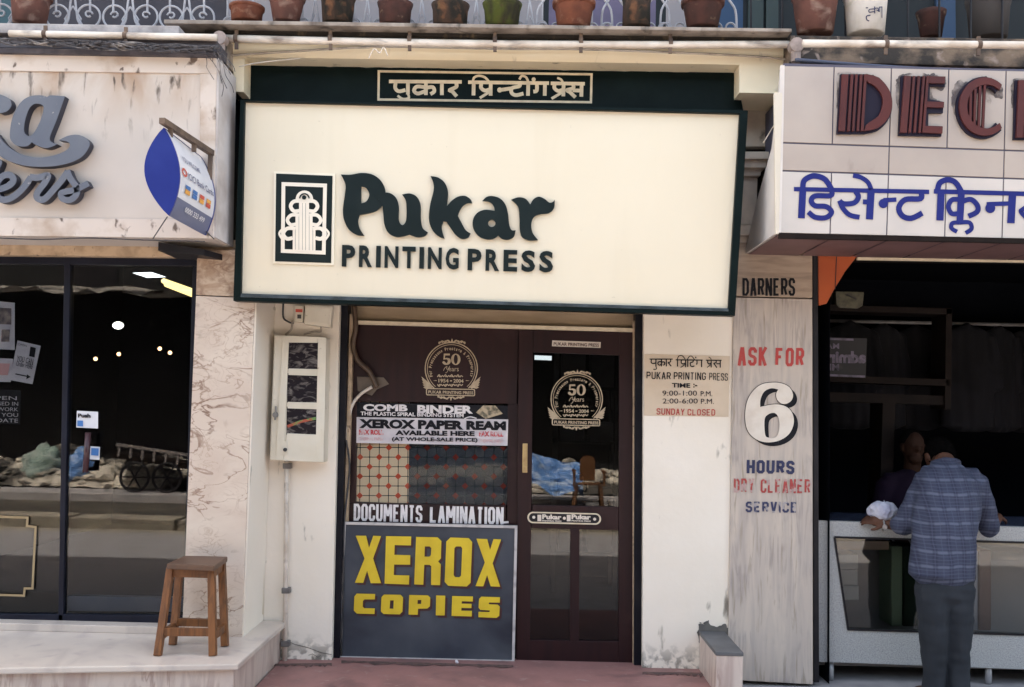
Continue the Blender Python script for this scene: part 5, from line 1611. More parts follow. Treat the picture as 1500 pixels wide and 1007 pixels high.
# flower pots
def pot_proto(name, mat, rt_, rb, h, rim, lab, plant=True):
    r = empty(name, (0, 0, 0), lab, 'flower pot', 'flower pots along the balcony ledge')
    pr = [(rb * .86, 0), (rb, .004), (rb + (rt_ * .93 - rb) * .8, h * .78), (rt_ * .94, h * .82)]
    pr += [(rt_, h * .825), (rt_ * 1.02, h * .99), (rt_ * .93, h), (rt_ * .88, h * .9)] if rim else [(rt_, h * .98), (rt_ * .95, h), (rt_ * .88, h * .9)]
    MB().lathe(pr, (0, 0, 0), 28).build('pot', mat, r, True)
    return r
def plant(r, h, rt_, n, mat=LEAF, seed=0):
    g = random.Random(seed)
    mb = MB()
    for i in range(n):
        an, ln_ = g.uniform(0, 6.28), g.uniform(.10, .30)
        b0 = Vector((g.uniform(-.4, .4) * rt_, g.uniform(-.4, .4) * rt_, h * .9))
        tip = b0 + Vector((cos(an) * ln_ * .5, sin(an) * ln_ * .5, ln_))
        mb.tube([b0, b0.lerp(tip, .5) + Vector((0, 0, .02)), tip], [.004, .003, .0015], 5)
        for q in range(4):
            c = b0.lerp(tip, .35 + .2 * q)
            d = Vector((g.uniform(-1, 1), g.uniform(-1, 1), g.uniform(-.2, .8))).normalized() * g.uniform(.04, .07)
            s_ = d.cross(Vector((0, 0, 1))).normalized() * .016
            mb.add([c, c + d * .5 + s_, c + d, c + d * .5 - s_], [(0, 1, 2, 3)])
    mb.build('plant', mat, r, recalc=False)
def pot(px, pby, wt, wb, hpx, mat, lab, rim=False, Y=5.58, pl=6, seed=1):
    sc = Y / F
    c = W(px, pby, Y)
    r = pot_proto('flower_pot', mat, wt * sc / 2, wb * sc / 2, hpx * sc, rim, lab)
    r.location = c
    if pl: plant(r, hpx * sc, wt * sc / 2, pl, LEAF, seed)
    return r, c
POTS = [(43, 37, 62, 46, 50, POTP, 'dusky pink pot standing before the scrolled railing above the script sign', True, 4),
 (361, 33.5, 52, 44, 24, TILEE, 'low wide red clay bowl at the end of the concrete ledge', True, 0),
 (419, 34, 58, 38, 42, POTP, 'tapering pinkish brown pot next to the low red bowl', False, 6),
 (494, 36.5, 55, 44, 46, POTM, 'brown pot with pale moss streaks, second from the low red bowl on its pink side', False, 5),
 (578, 40, 54, 45, 36, POTD, 'dark brown pot with a blackened half, full rim in view', False, 5),
 (659, 43, 58, 50, 37, POTM, 'orange-rimmed dark pot beside the green mossy one', False, 6),
 (735, 43.5, 60, 48, 39, POTG, 'pot covered in bright green moss', False, 8),
 (840, 44, 64, 48, 42, TILEE, 'bright orange rimmed clay pot in front of lilac boards', True, 5),
 (932, 42, 44, 42, 46, POTM, 'straight barrel-like blackened pot in front of lilac boards', False, 5),
 (1029, 42.5, 64, 46, 42, POTD, 'dark red rimmed pot in front of the blue board', True, 5)]
for i, (px, by, wt, wb, hp, m, lab, rim, npl) in enumerate(POTS):
    pot(px, by, wt, wb, hp, m, lab, rim, 5.58, npl, i + 3)
pot(1194, 51, 74, 52, 66, POTP, 'large pale terracotta pot beside the whitewashed pot', False, 5.60, 6, 31)
rw, cw = pot(1268, 52, 70, 54, 70, POTW, 'large whitewashed pot with dark Devanagari writing', False, 5.60, 6, 33)
pot(1364, 56, 44, 30, 40, POTD, 'small dim red pot in the shadowed end of the balcony', False, 5.9, 3, 35)
pot(1448, 58, 66, 52, 62, M('grey_pot', (.05, .045, .045), .9), 'big dim grey pot in the shadowed end of the balcony', False, 5.75, 3, 36)
# writing on the white pot follows its curve
scp = 5.60 / F
def POTM_(x, y, d=0):
    u = (x - 1268) * scp
    z = (52 - y) * scp / cos(.3)
    t = z / (70 * scp)
    r_ = (54 + (70 * .93 - 54) * min(1, t / .8)) * scp / 2 + d + .0015
    an = u / r_
    return cw + Vector((sin(an) * r_, -cos(an) * r_, z))
k = Ink(POTM_, (1100, 0, 3.75), .001)
strokes(k, [([(592, 88), (690, 78)], 5), ([(640, 82), (642, 118)], 6), ([(640, 95), (612, 98), (612, 112), (640, 108)], 5), ([(642, 92), (660, 90), (664, 108)], 5), ([(668, 80), (668, 108)], 5), ([(686, 80), (690, 136)], 6), ([(618, 128), (598, 132), (600, 150), (612, 158)], 6), ([(650, 100), (672, 104)], 5)], 5)
k.build('painted_lettering', NAVY, rw)

# ------------------------------------------------------------------ pipes and cables under the balcony
def pipe(x0, y0, x1, y1, r, Y, lab, mat=PVC, clamps=(), sag=0, cover=True):
    e = empty('pipe', W((x0 + x1) / 2, (y0 + y1) / 2, Y), lab, 'pipe')
    n = 12
    MB().tube([W(x0 + (x1 - x0) * i / n, y0 + (y1 - y0) * i / n + sag * sin(pi * i / n), Y) for i in range(n + 1)], r, 14).build('tube', mat, e, True)
    for cxp in clamps:
        cyp = y0 + (y1 - y0) * (cxp - x0) / (x1 - x0)
        MB().tube([W(cxp - 3, cyp, Y), W(cxp + 3, cyp, Y)], r * 1.18, 14).prism([(cxp - 2.5, cyp - 13), (cxp + 2.5, cyp - 13), (cxp + 2.5, cyp + 15), (cxp - 2.5, cyp + 15)], Y - r * .5, .01).build('clamp', RUST, e)
    return e
pipe(322, 56.5, 1172, 65.5, .0215, 5.53, 'long white drain pipe under the flower pot ledge', PVC, (346, 484, 600, 725, 851, 982), 4)
pipe(14, 49.5, 318, 55.5, .019, 5.28, 'white pipe above the stained fascia with the script letters', PVC, (66, 184))
pipe(1176, 64, 1620, 67.5, .021, 5.34, 'white pipe above the tiled fascia sign', PVC, (1298, 1434))
for (x, y, r, lab) in ((321, 55, .038, 'grey pipe junction over the gap between script sign and canopy'), (1168, 65, .040, 'grey pipe junction over the canopy end block')):
    p = W(x, y, 5.46)
    j = MB().tube([p, p + Vector((0, .06, 0))], r, 18).tube([p + Vector((0, .03, -.03)), p + Vector((0, .03, -.09))], r * .7, 12)
    tag(j.build('pipe_junction', M('pipe_grey', (.38, .30, .27), .8, (.22, .17, .15), 14), None), lab, 'pipe joint')
def cable(px, Y, r, lab, mat=CABLE, group=None, n=6):
    o = MB().tube([W(x, y, Y) for x, y in curve(px, False, n)], r, 6).build('cable', mat, None, True)
    return tag(o, lab, 'cable', group)
cable([(300, 84), (420, 76), (560, 69), (740, 72), (850, 72.5), (980, 77), (1090, 82), (1160, 88), (1190, 92)], 5.62, .0065, 'grey cable sagging along the canopy under the white pipe', CABLEW)
cable([(1165, 88), (1280, 97), (1400, 103), (1620, 106)], 5.33, .011, 'blue-grey cable along the top of the tiled fascia', M('slate_cable', (.06, .07, .11), .6))
cable([(350, 98), (380, 92), (440, 86)], 5.60, .003, 'thin white string across the corner of the green header', PVC)
cable([(1187, 100), (1170, 140), (1140, 175), (1118, 210)], 5.33, .003, 'thin pale wire hanging off the canopy end block', CABLEW)
cable([(0, 349), (60, 351), (130, 349), (215, 352), (300, 354)], YL - .02, .0035, 'thin dark cable along the bottom of the stained fascia', CABLE)
cable([(540, 86), (548, 72), (556, 78), (562, 70), (568, 82)], 5.34, .003, 'scrap of white string knotted on the white pipe', PVC)
# gutter with tangled cables
gt = empty('gutter', W(150, 70, 5.3), 'dark old gutter stuffed with tangled cables above the script sign', 'gutter')
MB().prism([(-500, 60), (312, 76), (316, 83), (-500, 69)], 5.24, .2, .004).prism([(-500, 48), (318, 60), (316, 76), (-500, 60)], 5.30, .2, .004).build('trough', M('gutter_tin', (.05, .045, .055), .7, (.10, .09, .10), 8, .45, .65), gt)
g = random.Random(11)
tg = MB()
for i in range(16):
    x = g.uniform(-30, 120)
    pts = []
    while x < 322:
        pts.append((x, 58 + x * .042 + g.uniform(-4, 9)))
        x += g.uniform(14, 42)
    tg.tube([W(a_, b_, 5.23 - g.uniform(0, .05)) for a_, b_ in curve(pts, False, 4)], g.uniform(.0025, .006), 5)
for i in range(9):
    x, y = 318 + g.uniform(-22, 14), 74 + g.uniform(-6, 8)
    pts = [(x, y)]
    for q in range(4):
        pts.append((pts[-1][0] + g.uniform(-4, 12), pts[-1][1] + g.uniform(4, 18)))
    tg.tube([W(a_, b_, 5.22) for a_, b_ in curve(pts, False, 4)], .002, 4)
tg.build('tangle', M('tangle_wire', (.06, .055, .06), .7, (.25, .22, .2), 6, .55, .65), gt)

# ------------------------------------------------------------------ stool
stl = empty('wooden_stool', G(280, 945, zp), 'small square brown wooden stool on the marble platform', 'stool')
f4 = [G(231, 961, zp), G(312, 961, zp), G(329.5, 947, zp), G(253, 945, zp)]
zs4 = W(251, 827, f4[0].y + .03).z
s4 = [G(250, 832, zs4 - .03), G(310, 834, zs4 - .03), G(325, 824, zs4 - .03), G(264.5, 822, zs4 - .03)]
t4 = [G(244, 826, zs4), G(314, 829, zs4), G(333.5, 815.5, zs4), G(271, 814, zs4)]
MB().hull8([p - Vector((0, 0, .028)) for p in t4], t4, .005).build('seat', WOODT, stl)
for p, q in zip(f4, s4):
    MB().beam(p, q, .036, .036, (0, 1, 0), .003).build('leg', WOODS, stl)
for a_, b_ in ((0, 1), (1, 2), (2, 3), (3, 0)):
    pa, pb = s4[a_] - Vector((0, 0, .02)), s4[b_] - Vector((0, 0, .02))
    MB().beam(pa, pb, .022, .05, (0, 0, 1), .002).build('apron', WOODS, stl)
    t_ = .27 if a_ in (0, 2) else .22
    pa, pb = f4[a_].lerp(s4[a_], t_), f4[b_].lerp(s4[b_], t_)
    MB().beam(pa, pb, .024, .040, (0, 0, 1), .002).build('stretcher', WOODS, stl)

# ================================================================== PEOPLE
def remesh(mb, name, mat, parent, vox=.009, smooth=3):
    me = bpy.data.meshes.new('tmp')
    me.from_pydata(mb.v, [], mb.f)
    o = bpy.data.objects.new('tmp', me)
    COL.objects.link(o)
    md_ = o.modifiers.new('r', 'REMESH')
    md_.mode = 'VOXEL'
    md_.voxel_size = vox
    sm = o.modifiers.new('s', 'SMOOTH')
    sm.iterations = smooth
    sm.factor = .5
    dg = bpy.context.evaluated_depsgraph_get()
    me2 = bpy.data.meshes.new_from_object(o.evaluated_get(dg))
    bpy.data.objects.remove(o)
    bpy.data.meshes.remove(me)
    me2.name = name
    return link(name, me2, mat, parent, True)
def limb(mb, pts, rs, seg=14):
    """a closed tapering limb with rounded ends; rs may hold (side, depth) pairs across X and Y"""
    pts = [Vector(p) for p in pts]
    rs = [r if isinstance(r, tuple) else (r, r) for r in rs]
    d0, d1 = (pts[1] - pts[0]).normalized(), (pts[-1] - pts[-2]).normalized()
    P = [pts[0] - d0 * min(rs[0]) * .6] + pts + [pts[-1] + d1 * min(rs[-1]) * .6]
    R = [(rs[0][0] * .5, rs[0][1] * .5)] + rs + [(rs[-1][0] * .5, rs[-1][1] * .5)]
    vs, fs = [], []
    n = len(P)
    for i, p in enumerate(P):
        d = (P[min(i + 1, n - 1)] - P[max(i - 1, 0)]).normalized()
        side = Vector((1, 0, 0)) - d * d.x
        if side.length < .2: side = Vector((0, 1, 0)) - d * d.y
        side.normalize()
        dep = d.cross(side)
        for k in range(seg):
            t = 2 * pi * k / seg
            vs.append(p + side * R[i][0] * cos(t) + dep * R[i][1] * sin(t))
    for i in range(n - 1):
        for k in range(seg):
            k2 = (k + 1) % seg
            fs.append((i * seg + k, i * seg + k2, (i + 1) * seg + k2, (i + 1) * seg + k))
    fs += [tuple(range(seg))[::-1], tuple((n - 1) * seg + k for k in range(seg))]
    mb.add(vs, fs)
def egg(mb, c, r, rot=None, sub=3):
    bm = bmesh.new()
    bmesh.ops.create_icosphere(bm, subdivisions=sub, radius=1)
    for v in bm.verts:
        q = Vector((v.co.x * r[0], v.co.y * r[1], v.co.z * r[2]))
        if rot: q = rot @ q
        v.co = q + Vector(c)
    mb.from_bm(bm)
def hand(mb, wrist, d, up_, s=1.0, curl=.5, thumb=1):
    """palm plus five bent fingers of different lengths; d points along the hand, up_ is the back of the hand"""
    d = Vector(d).normalized()
    up_ = (Vector(up_) - d * d.dot(Vector(up_))).normalized()
    sd_ = d.cross(up_)
    w_ = Vector(wrist)
    limb(mb, [w_ - d * .02, w_ + d * .03 * s, w_ + d * .075 * s], [.024 * s, .030 * s, .034 * s], 12)
    for k, (o_, L) in enumerate(((-.030, .066), (-.010, .076), (.010, .072), (.029, .056))):
        b = w_ + d * .082 * s + sd_ * o_ * s
        m_ = b + (d * cos(curl * .5) - up_ * sin(curl * .5)) * L * .45 * s
        m2 = m_ + (d * cos(curl * 1.3) - up_ * sin(curl * 1.3)) * L * .32 * s
        e = m2 + (d * cos(curl * 2) - up_ * sin(curl * 2)) * L * .26 * s
        limb(mb, [b - d * .02, b, m_, m2, e], [0.0095 * s, 0.0095 * s, .0088 * s, .008 * s, .0068 * s], 8)
    b = w_ + d * .025 * s - sd_ * .026 * s * thumb
    m_ = b + (d * .6 - sd_ * .7 * thumb - up_ * .3).normalized() * .036 * s
    e = m_ + (d * .9 - sd_ * .3 * thumb - up_ * .4).normalized() * .030 * s
    limb(mb, [b, m_, e], [.013 * s, .0105 * s, .008 * s], 8)

# customer in the plaid shirt, seen from behind, leaning on the counter
cu = empty('person', W(1385, 1002, 5.75), 'customer in a blue plaid shirt and grey trousers leaning on the terrazzo counter', 'person')
Yc = 5.72
fl_l, fl_r = W(1368, 1001, 5.72), W(1408, 1003, 5.70)
zg = 0.0
fl_l.z = fl_r.z = zg
hipL, hipR = W(1368, 868, 5.74), W(1402, 868, 5.74)
kneL, kneR = W(1368, 930, 5.70), W(1401, 932, 5.72)
tm = MB()
limb(tm, [Vector((fl_l.x, 5.73, .035)), Vector((fl_l.x, 5.725, .18)), kneL, hipL + Vector((-.005, 0, .03))], [(.056, .078), (.058, .074), (.076, .086), (.097, .115)])
limb(tm, [Vector((fl_r.x - .01, 5.71, .035)), Vector((fl_r.x - .01, 5.715, .18)), kneR, hipR + Vector((.005, 0, .03))], [(.056, .078), (.058, .074), (.076, .086), (.097, .115)])
hc = (hipL + hipR) / 2
limb(tm, [hc + Vector((0, .0, -.03)), hc + Vector((0, .01, .08)), hc + Vector((0, .03, .2))], [(.15, .12), (.165, .12), (.16, .11)])
to = remesh(tm, 'trousers', TROU, cu, .010, 4)
for v in to.data.vertices:
    n_ = noise.noise(Vector((v.co.x * 14, v.co.y * 10, v.co.z * 6))) + .5 * noise.noise(Vector((v.co.x * 8, v.co.y * 9, v.co.z * 26)))
    v.co += v.normal * .012 * n_
# shirt
sm_ = MB()
c_ = lambda x, y, Y: W(x, y, Y)
shl, shr = c_(1361, 700, 5.93), c_(1424, 702, 5.93)
limb(sm_, [c_(1379, 846, 5.735), c_(1380, 820, 5.745), c_(1383, 780, 5.775), c_(1387, 735, 5.84), c_(1389, 705, 5.90), c_(1387, 685, 5.955)],
     [(.186, .135), (.183, .135), (.178, .13), (.192, .128), (.178, .115), (.09, .075)], 24)
limb(sm_, [c_(1360, 700, 5.92), c_(1391, 692, 5.93), c_(1424, 703, 5.92)], [(.075, .07), (.085, .085), (.075, .075)])
elL, elR = c_(1327, 770, 5.92), c_(1447, 770, 5.97)
limb(sm_, [c_(1361, 705, 5.91), c_(1344, 733, 5.91), elL], [(.084, .08), (.078, .072), (.072, .066)])
limb(sm_, [elL, c_(1316, 768, 5.95)], [(.070, .064), (.064, .058)])
limb(sm_, [c_(1425, 708, 5.91), c_(1440, 738, 5.93), elR, c_(1448, 776, 6.0)], [(.085, .08), (.074, .07), (.068, .062), (.06, .055)])
sh_o = remesh(sm_, 'shirt', PLAID, cu, .009, 3)
# folds pushed into the cloth
for v in sh_o.data.vertices:
    n_ = noise.noise(Vector((v.co.x * 9, v.co.y * 6, v.co.z * 5)))
    n2 = noise.noise(Vector((v.co.x * 22 + 3, v.co.y * 14, v.co.z * 16)))
    v.co += v.normal * (.013 * n_ + .006 * n2)
col_ = MB()
cc = c_(1384, 678, 5.975)
ringp = [cc + Vector((cos(t) * .070, sin(t) * .060 - .01, -.004 - .020 * sin(t))) for t in [2 * pi * i / 20 for i in range(21)]]
col_.tube(ringp, .017, 10)
col_.build('collar', PLAID, sh_o, True)
bm_ = MB()
hd_c = c_(1375, 669, 6.16)
rot = Matrix.Rotation(radians(-52), 3, 'X') @ Matrix.Rotation(radians(14), 3, 'Z')
limb(bm_, [c_(1386, 700, 5.93), c_(1384, 676, 5.985), hd_c + Vector((0, -.02, -.04))], [.062, .058, .06])
egg(bm_, hd_c, (.074, .092, .105), rot)
egg(bm_, hd_c + rot @ Vector((0, .075, -.065)), (.05, .045, .05), rot)
for sx in (-1, 1):
    egg(bm_, hd_c + rot @ Vector((sx * .076, .005, -.015)), (.012, .022, .032), rot, 2)
egg(bm_, hd_c + rot @ Vector((0, .10, -.02)), (.014, .022, .022), rot, 2)
limb(bm_, [c_(1386, 705, 5.93), c_(1384, 760, 5.8), hc + Vector((0, .02, .12))], [(.10, .07), (.12, .09), (.12, .09)])
limb(bm_, [c_(1361, 703, 5.92), c_(1348, 735, 5.91), elL, c_(1312, 770, 5.99), c_(1299, 768, 6.02)], [.05, .046, .042, .033, .027])
limb(bm_, [c_(1425, 706, 5.92), c_(1440, 738, 5.93), elR, c_(1456, 766, 6.07), c_(1462, 758, 6.16)], [.05, .046, .042, .033, .027])
limb(bm_, [c_(1361, 703, 5.92), c_(1425, 706, 5.92)], [.05, .05])
for f_ in (fl_l + Vector((.0, .03, .04)), fl_r + Vector((-.01, .01, .04))):
    limb(bm_, [f_ + Vector((0, -.04, .0)), f_ + Vector((0, .06, .0)), f_ + Vector((0, .15, -.012))], [(.036, .034), (.042, .032), (.046, .02)])
    limb(bm_, [f_ + Vector((0, -.01, .0)), f_ + Vector((0, -.01, .2))], [.04, .045])
for a_, b_ in ((fl_l, hipL), (fl_r, hipR)):
    limb(bm_, [a_ + Vector((0, .01, .2)), b_], [.045, .07])
limb(bm_, [hipL, hipR], [.07, .07])
limb(bm_, [hc, hc + Vector((0, .02, .14))], [.1, .1])
hand(bm_, c_(1299, 768, 6.02), W(1279, 762, 6.05) - W(1299, 768, 6.02), (-.1, -.6, .75), 1.0, .55, 1)
hand(bm_, c_(1462, 758, 6.16), Vector((.25, .9, -.12)), (.1, -.2, 1), 1.0, .4, -1)
remesh(bm_, 'body', SKIN, cu, .0058, 2)
hr_ = MB()
egg(hr_, hd_c + rot @ Vector((0, -.022, .006)), (.083, .094, .118), rot, 4)
egg(hr_, c_(1384, 672, 6.02), (.058, .05, .05), None, 3)
ho = hr_.build('hair', HAIR, cu, True)
for v in ho.data.vertices:
    v.co += v.normal * .004 * noise.noise(v.co * 55)
wm = MB()
pw = c_(1294, 770.5, 6.012)
wm.tube([pw + Vector((cos(t) * .004, cos(t) * .028, sin(t) * .031)) for t in [2 * pi * i / 16 for i in range(17)]], .005, 6)
wm.tube([pw + Vector((-.004, -.033, -.004)), pw + Vector((.002, -.026, -.002))], .014, 12)
wm.build('wristwatch', M('steel_watch', (.5, .5, .5), .3, metal=.8), cu)
for f_ in (fl_l + Vector((.0, .05, 0)), fl_r + Vector((-.01, .03, 0))):
    MB().hull8([f_ + Vector(p) for p in ((-.045, -.11, .002), (.045, -.11, .002), (.05, .16, .002), (-.05, .16, .002))], [f_ + Vector(p) for p in ((-.045, -.11, .016), (.045, -.11, .016), (.05, .16, .016), (-.05, .16, .016))], .004).build('sandal', SHOE, cu)
# white cloth bundle in his hand
wb = MB()
egg(wb, c_(1293, 749, 6.06), (.088, .075, .062), Matrix.Rotation(.12, 3, 'Y'), 4)
wo = remesh(wb, 'cloth_bundle', CLOTHW, None, .006, 1)
for v in wo.data.vertices:
    v.co += v.normal * (.018 * noise.noise(v.co * 14) - .014 * abs(noise.noise(v.co * 30)) + .004 * noise.noise(v.co * 60))
tag(wo, 'crumpled white cloth bundle held by the customer on the counter', 'cloth')

# shopkeeper in the dark behind the counter
sk = empty('person', W(1335, 760, 6.95), 'shopkeeper in a plum shirt standing in the dark behind the counter', 'person')
Ys = 6.95
s_c = lambda x, y, dy=0: W(x, y, Ys + dy)
sm2 = MB()
limb(sm2, [s_c(1330, 860), s_c(1330, 780), s_c(1331, 730), s_c(1333, 702)], [(.20, .13), (.19, .13), (.20, .12), (.12, .09)], 20)
limb(sm2, [s_c(1300, 708), s_c(1332, 700), s_c(1364, 708)], [(.075, .07), (.09, .085), (.075, .07)])
limb(sm2, [s_c(1299, 710), s_c(1286, 760, -.02), s_c(1284, 775, -.05)], [.075, .066, .06])
limb(sm2, [s_c(1365, 710), s_c(1378, 760, -.02), s_c(1380, 775, -.05)], [.075, .066, .06])
remesh(sm2, 'shirt', SHIRTP, sk, .012, 3)
b2 = MB()
hc2 = s_c(1337, 654, -.03)
rt2 = Matrix.Rotation(radians(14), 3, 'X')
egg(b2, hc2, (.073, .088, .108), rt2)
egg(b2, hc2 + Vector((0, -.045, -.075)), (.048, .045, .045))
egg(b2, hc2 + Vector((0, -.092, -.016)), (.014, .022, .022), None, 2)
egg(b2, hc2 + Vector((0, -.076, .014)), (.05, .02, .010), None, 2)
egg(b2, hc2 + Vector((0, -.082, -.055)), (.026, .012, .007), None, 2)
for sx in (-1, 1):
    egg(b2, hc2 + Vector((sx * .076, 0, -.01)), (.012, .022, .032), None, 2)
    egg(b2, hc2 + Vector((sx * .028, -.080, -.002)), (.014, .010, .008), None, 2)
limb(b2, [s_c(1335, 715), s_c(1336, 690), hc2 + Vector((0, .0, -.05))], [.062, .058, .056])
limb(b2, [s_c(1332, 870), s_c(1332, 780), s_c(1335, 712)], [(.14, .1), (.15, .1), (.1, .08)])
for sx, xe in ((-1, 1284), (1, 1380)):
    e0 = s_c(1300 if sx < 0 else 1364, 710)
    e1 = s_c(xe, 775, -.05)
    e2 = e1 + Vector((-.04 * sx, -.2, -.02))
    limb(b2, [s_c(1334, 712), e0, s_c(xe, 760, -.02), e1, e2], [.05, .05, .045, .04, .028])
    hand(b2, e2, Vector((-.2 * sx, -1, -.1)), (0, 0, 1), 1, .4, sx)
for sx in (-1, 1):
    x_ = s_c(1332, 870).x + sx * .09
    limb(b2, [Vector((x_, Ys, s_c(1332, 850).z)), Vector((x_, Ys, .45)), Vector((x_, Ys, .06))], [.085, .06, .04])
    limb(b2, [Vector((x_, Ys + .03, .04)), Vector((x_, Ys - .15, .03))], [(.04, .035), (.045, .02)])
remesh(b2, 'body', M('shade_toned_skin', (.035, .016, .010), .7, spec=.15), sk, .007, 2)  # darker skin copy, the shop's shade put into its colour
h2 = MB()
egg(h2, hc2 + Vector((0, .02, .03)), (.080, .088, .092), rt2, 4)
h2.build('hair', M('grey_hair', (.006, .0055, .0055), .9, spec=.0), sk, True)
t2_ = MB()
for sx in (-1, 1):
    x_ = s_c(1332, 870).x + sx * .09
    limb(t2_, [Vector((x_, Ys, .08)), Vector((x_, Ys, .45)), Vector((x_, Ys, s_c(1332, 850).z))], [.06, .075, .1])
limb(t2_, [s_c(1332, 880), s_c(1332, 840)], [(.18, .13), (.19, .13)])
remesh(t2_, 'trousers', TROU, sk, .012, 3)

gp = None
for i in range(9):
    x_, Yg = 2.55 + i * .30, 7.75 + (i % 3) * .12
    if gp is None:
        gm = MB()
        limb(gm, [Vector((-.17, 0, 1.50)), Vector((0, 0, 1.56)), Vector((.17, 0, 1.50))], [(.03, .03), (.05, .045), (.03, .03)], 10)
        limb(gm, [Vector((0, 0, 1.54)), Vector((0, 0, 1.3)), Vector((0, 0, .8))], [(.14, .05), (.19, .06), (.21, .07)], 18)
        for sx in (-1, 1):
            limb(gm, [Vector((sx * .17, 0, 1.49)), Vector((sx * .22, 0, 1.3)), Vector((sx * .23, 0, 1.1))], [.05, .05, .045], 10)
        gp = remesh(gm, 'hanging_shirt', M('dim_garment', (.011, .011, .016), .9, (.004, .004, .006), 1.6, .45, .55), None, .014, 2)
        for v in gp.data.vertices:
            v.co.y += .03 * noise.noise(Vector((v.co.x * 14, 0, v.co.z * 2)))
        o = gp
    else:
        o = gp.copy()
        COL.objects.link(o)
    o.location = (x_, Yg, .72)
    o.rotation_euler = (0, 0, .5 * sin(i * 2.1))
    tag(o, 'dim shirt hanging on the rail deep inside the dry cleaning shop', 'shirt', 'shirts on the rail of the dry cleaner')
rail_ = MB().tube([(2.3, 7.85, 2.32), (5.4, 7.85, 2.32)], .014, 8).build('clothes_rail', GREYMET)
tag(rail_, 'thin metal clothes rail above the hanging shirts in the dark shop', 'rail')

# ================================================================== THE STREET BEHIND THE CAMERA (seen mirrored in the glass)
kb = None
x = -9.0
rng = random.Random(21)
kbo = empty('kerb_blocks', (0, -1.6, -.12), 'broken row of pale kerb blocks at the road edge, mirrored in the shop glass', 'kerb')
while x < 7:
    L = rng.uniform(.9, 1.5)
    if not (-4.9 < x + L / 2 < -4.3):
        MB().box(x, x + L - .04, -1.9, -1.45, -.12, .06 + rng.uniform(-.02, .02), .02).build('block', KERB, kbo)
    x += L
# rubble: one heap nobody could count
rb = MB()
for i in range(900):
    xx = rng.uniform(-10.5, -4.6) if i < 650 else rng.uniform(-2.5, 3)
    yy = -6.2 - rng.random() * 1.3
    hh = max(0, (1 - ((yy + 6.95) / .8) ** 2)) * (.42 + .30 * noise.noise(Vector((xx * .8, yy, 3))) + .12 * noise.noise(Vector((xx * 2.6, yy * 2, 9))))
    s_ = rng.uniform(.03, .11) if rng.random() < .8 else rng.uniform(.1, .2)
    bm = bmesh.new()
    bmesh.ops.create_icosphere(bm, subdivisions=1, radius=s_)
    for v in bm.verts:
        v.co = Vector((v.co.x * rng.uniform(.8, 1.5), v.co.y * rng.uniform(.7, 1.2), v.co.z * rng.uniform(.3, .7))) + Vector((xx, yy, max(0, hh) + s_ * .2))
    rb.from_bm(bm)
def heap(x, y):
    return max(0, (1 - ((y + 6.95) / .8) ** 2)) * (.42 + .30 * noise.noise(Vector((x * .8, y, 3))) + .12 * noise.noise(Vector((x * 2.6, y * 2, 9))))
nx, ny = 150, 14
hv = [(-11 + 14 * i / nx, -7.75 + 1.6 * j / ny, .01 + max(0, heap(-11 + 14 * i / nx, -7.75 + 1.6 * j / ny)) + .03 * rng.random()) for j in range(ny + 1) for i in range(nx + 1)]
rb.add(hv, [(j * (nx + 1) + i, j * (nx + 1) + i + 1, (j + 1) * (nx + 1) + i + 1, (j + 1) * (nx + 1) + i) for j in range(ny) for i in range(nx)])
tag(rb.build('rubble', RUBM), kind='stuff')
for (px, y0, y1, w_, m, lab) in ((65, 655, 715, 55, TARPG, 'grey-green tarpaulin bundle heaped on the rubble across the street'), (118, 660, 720, 40, TARP, 'blue tarpaulin bundle beside the rubble across the street')):
    p = MIR(px, (y0 + y1) / 2, YG, -6.6)
    sc = (2 * YG + 6.6) / F
    mb = MB()
    bm = bmesh.new()
    bmesh.ops.create_icosphere(bm, subdivisions=4, radius=1)
    for v in bm.verts:
        n_ = noise.noise(v.co * 2.2) * .35 + noise.noise(v.co * 6) * .12
        v.co = Vector((v.co.x * w_ * sc * .55, v.co.y * .35, v.co.z * (y1 - y0) * sc * .5)) * (1 + n_) + p
    tag(mb.from_bm(bm).build('tarp_bundle', m, None, True), lab, 'tarpaulin')
# handcart
hcq = MIR(235, 690, YG, -6.0)
ca = empty('handcart', Vector((hcq.x, -6.0, 0)), 'dark wooden handcart with two spoked wheels across the street', 'handcart')
MB().beam((hcq.x - .75, -6.0, .62), (hcq.x + .8, -6.0, .42), .7, .08).build('bed', SHELF, ca)
sd2 = MB()
for i in range(7):
    xx = hcq.x - .6 + i * .2
    sd2.beam((xx, -5.66, .60 - i * .025), (xx + .01, -5.66, .80 - i * .025), .04)
sd2.beam((hcq.x - .65, -5.66, .80), (hcq.x + .65, -5.66, .64), .05)
sd2.build('side_rack', M('weathered_rack', (.2, .18, .18), .8), ca)
for dx in (-.30, .25):
    wh = MB()
    c0 = Vector((hcq.x + dx, -5.62, .26))
    wh.tube([c0 + Vector((cos(t) * .24, 0, sin(t) * .24)) for t in [2 * pi * i / 20 for i in range(21)]], .025, 8)
    for i in range(6):
        wh.beam(c0, c0 + Vector((cos(i * pi / 3) * .24, 0, sin(i * pi / 3) * .24)), .025)
    wh.build('wheel', DKFR, ca)
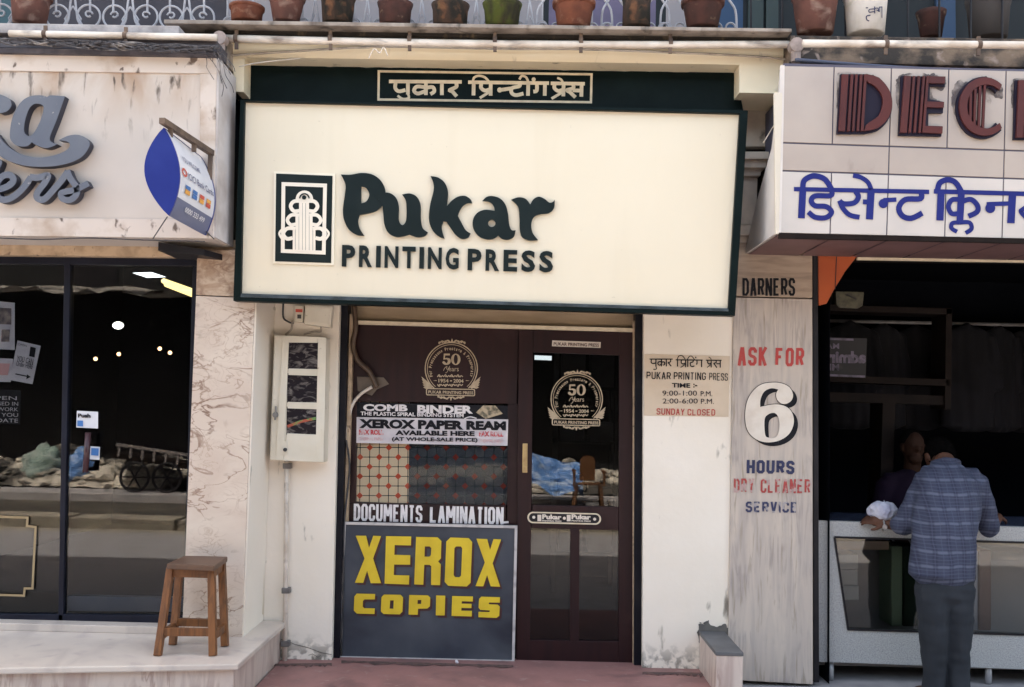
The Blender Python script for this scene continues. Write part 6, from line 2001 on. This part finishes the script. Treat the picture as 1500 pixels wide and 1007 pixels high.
# chair and tarpaulin mirrored in the door
YD = 6.13
pc = MIR(862, 738, YD, -4.6)
sc = (2 * YD + 4.6) / F
ch = empty('plastic_chair', Vector((pc.x, -4.75, -.12)), 'brown plastic chair on the far road edge, mirrored in the door glass', 'chair')
cxm, z0 = pc.x, -.12
MB().hull8([(cxm + x * .23, -4.95, z0 + .42) for x in (-1, 1)] + [(cxm + x * .21, -4.55, z0 + .43) for x in (1, -1)], [(cxm + x * .23, -4.95, z0 + .45) for x in (-1, 1)] + [(cxm + x * .21, -4.55, z0 + .46) for x in (1, -1)], .01).build('seat', CHAIRP, ch)
bkp = [(cxm + (x - 862) * .0092, z0 + .45 + (738 - y) * .0085) for x, y in curve([(848, 735), (848, 700), (852, 688), (862, 685), (872, 688), (876, 700), (876, 735)], False, 4)]
MB().hull8([(x, -4.98, z) for x, z in bkp], [(x, -5.01, z) for x, z in bkp]).build('backrest', CHAIRP, ch)
for sx in (-1, 1):
    for yy in (-4.57, -4.93):
        MB().beam((cxm + sx * .2, yy, z0 + .42), (cxm + sx * .24, yy + (yy + 4.75) * .3, z0), .04).build('leg', CHAIRP, ch)
    MB().beam((cxm + sx * .25, -4.95, z0 + .66), (cxm + sx * .25, -4.52, z0 + .66), .05, .03).beam((cxm + sx * .25, -4.53, z0 + .66), (cxm + sx * .25, -4.53, z0 + .42), .04).build('armrest', CHAIRP, ch)
ptp = MIR(812, 690, YD, -5.0)
mb = MB()
nx, nz = 40, 16
vs = []
for j in range(nz + 1):
    for i in range(nx + 1):
        u, v_ = i / nx, j / nz
        vs.append((ptp.x - .52 + 1.02 * u, -4.9 - .5 * (1 - v_) + .10 * noise.noise(Vector((u * 5, v_ * 7, 0))), ptp.z + .28 - .2 * u - v_ * .52 + .09 * noise.noise(Vector((u * 3, v_ * 3, 4))) + .05 * sin(u * 9)))
mb.add(vs, [(j * (nx + 1) + i, j * (nx + 1) + i + 1, (j + 1) * (nx + 1) + i + 1, (j + 1) * (nx + 1) + i) for j in range(nz) for i in range(nx)])
tag(mb.build('tarpaulin', TARP, None, True), 'shiny blue tarpaulin draped beside the brown chair, mirrored in the door glass', 'tarpaulin')
pb_ = MIR(790, 560, YD, -5.2)
# opposite building, coloured near-black so its mirror image stays dark, with a deep ragged awning
op = empty('building', (0, -9.5, 0), 'building across the street coloured near-black to mirror dark in the shop glass', 'building')
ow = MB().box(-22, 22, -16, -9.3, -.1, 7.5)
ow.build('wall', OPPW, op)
for i in range(-6, 7):
    for zf in (3.6, 5.6):
        MB().box(i * 3 - .6, i * 3 + .6, -9.32, -9.28, zf, zf + 1.4).build('window', DKFR, op)
aw = MB()
nx = 120
vs = []
for j in range(5):
    for i in range(nx + 1):
        xx = -12 + 24 * i / nx
        vs.append((xx, -9.25 + j * .45, 3.86 - j * .09 + .16 * noise.noise(Vector((xx * .9, j * .6, 2))) - (.45 * abs(noise.noise(Vector((xx * 2.3, 9, 1)))) - .14 if j == 4 else 0)))
aw.add(vs, [(j * (nx + 1) + i, j * (nx + 1) + i + 1, (j + 1) * (nx + 1) + i + 1, (j + 1) * (nx + 1) + i) for j in range(4) for i in range(nx)])
tag(aw.build('awning', OPPL), 'ragged pale awning along the near-black building across the street', 'awning')
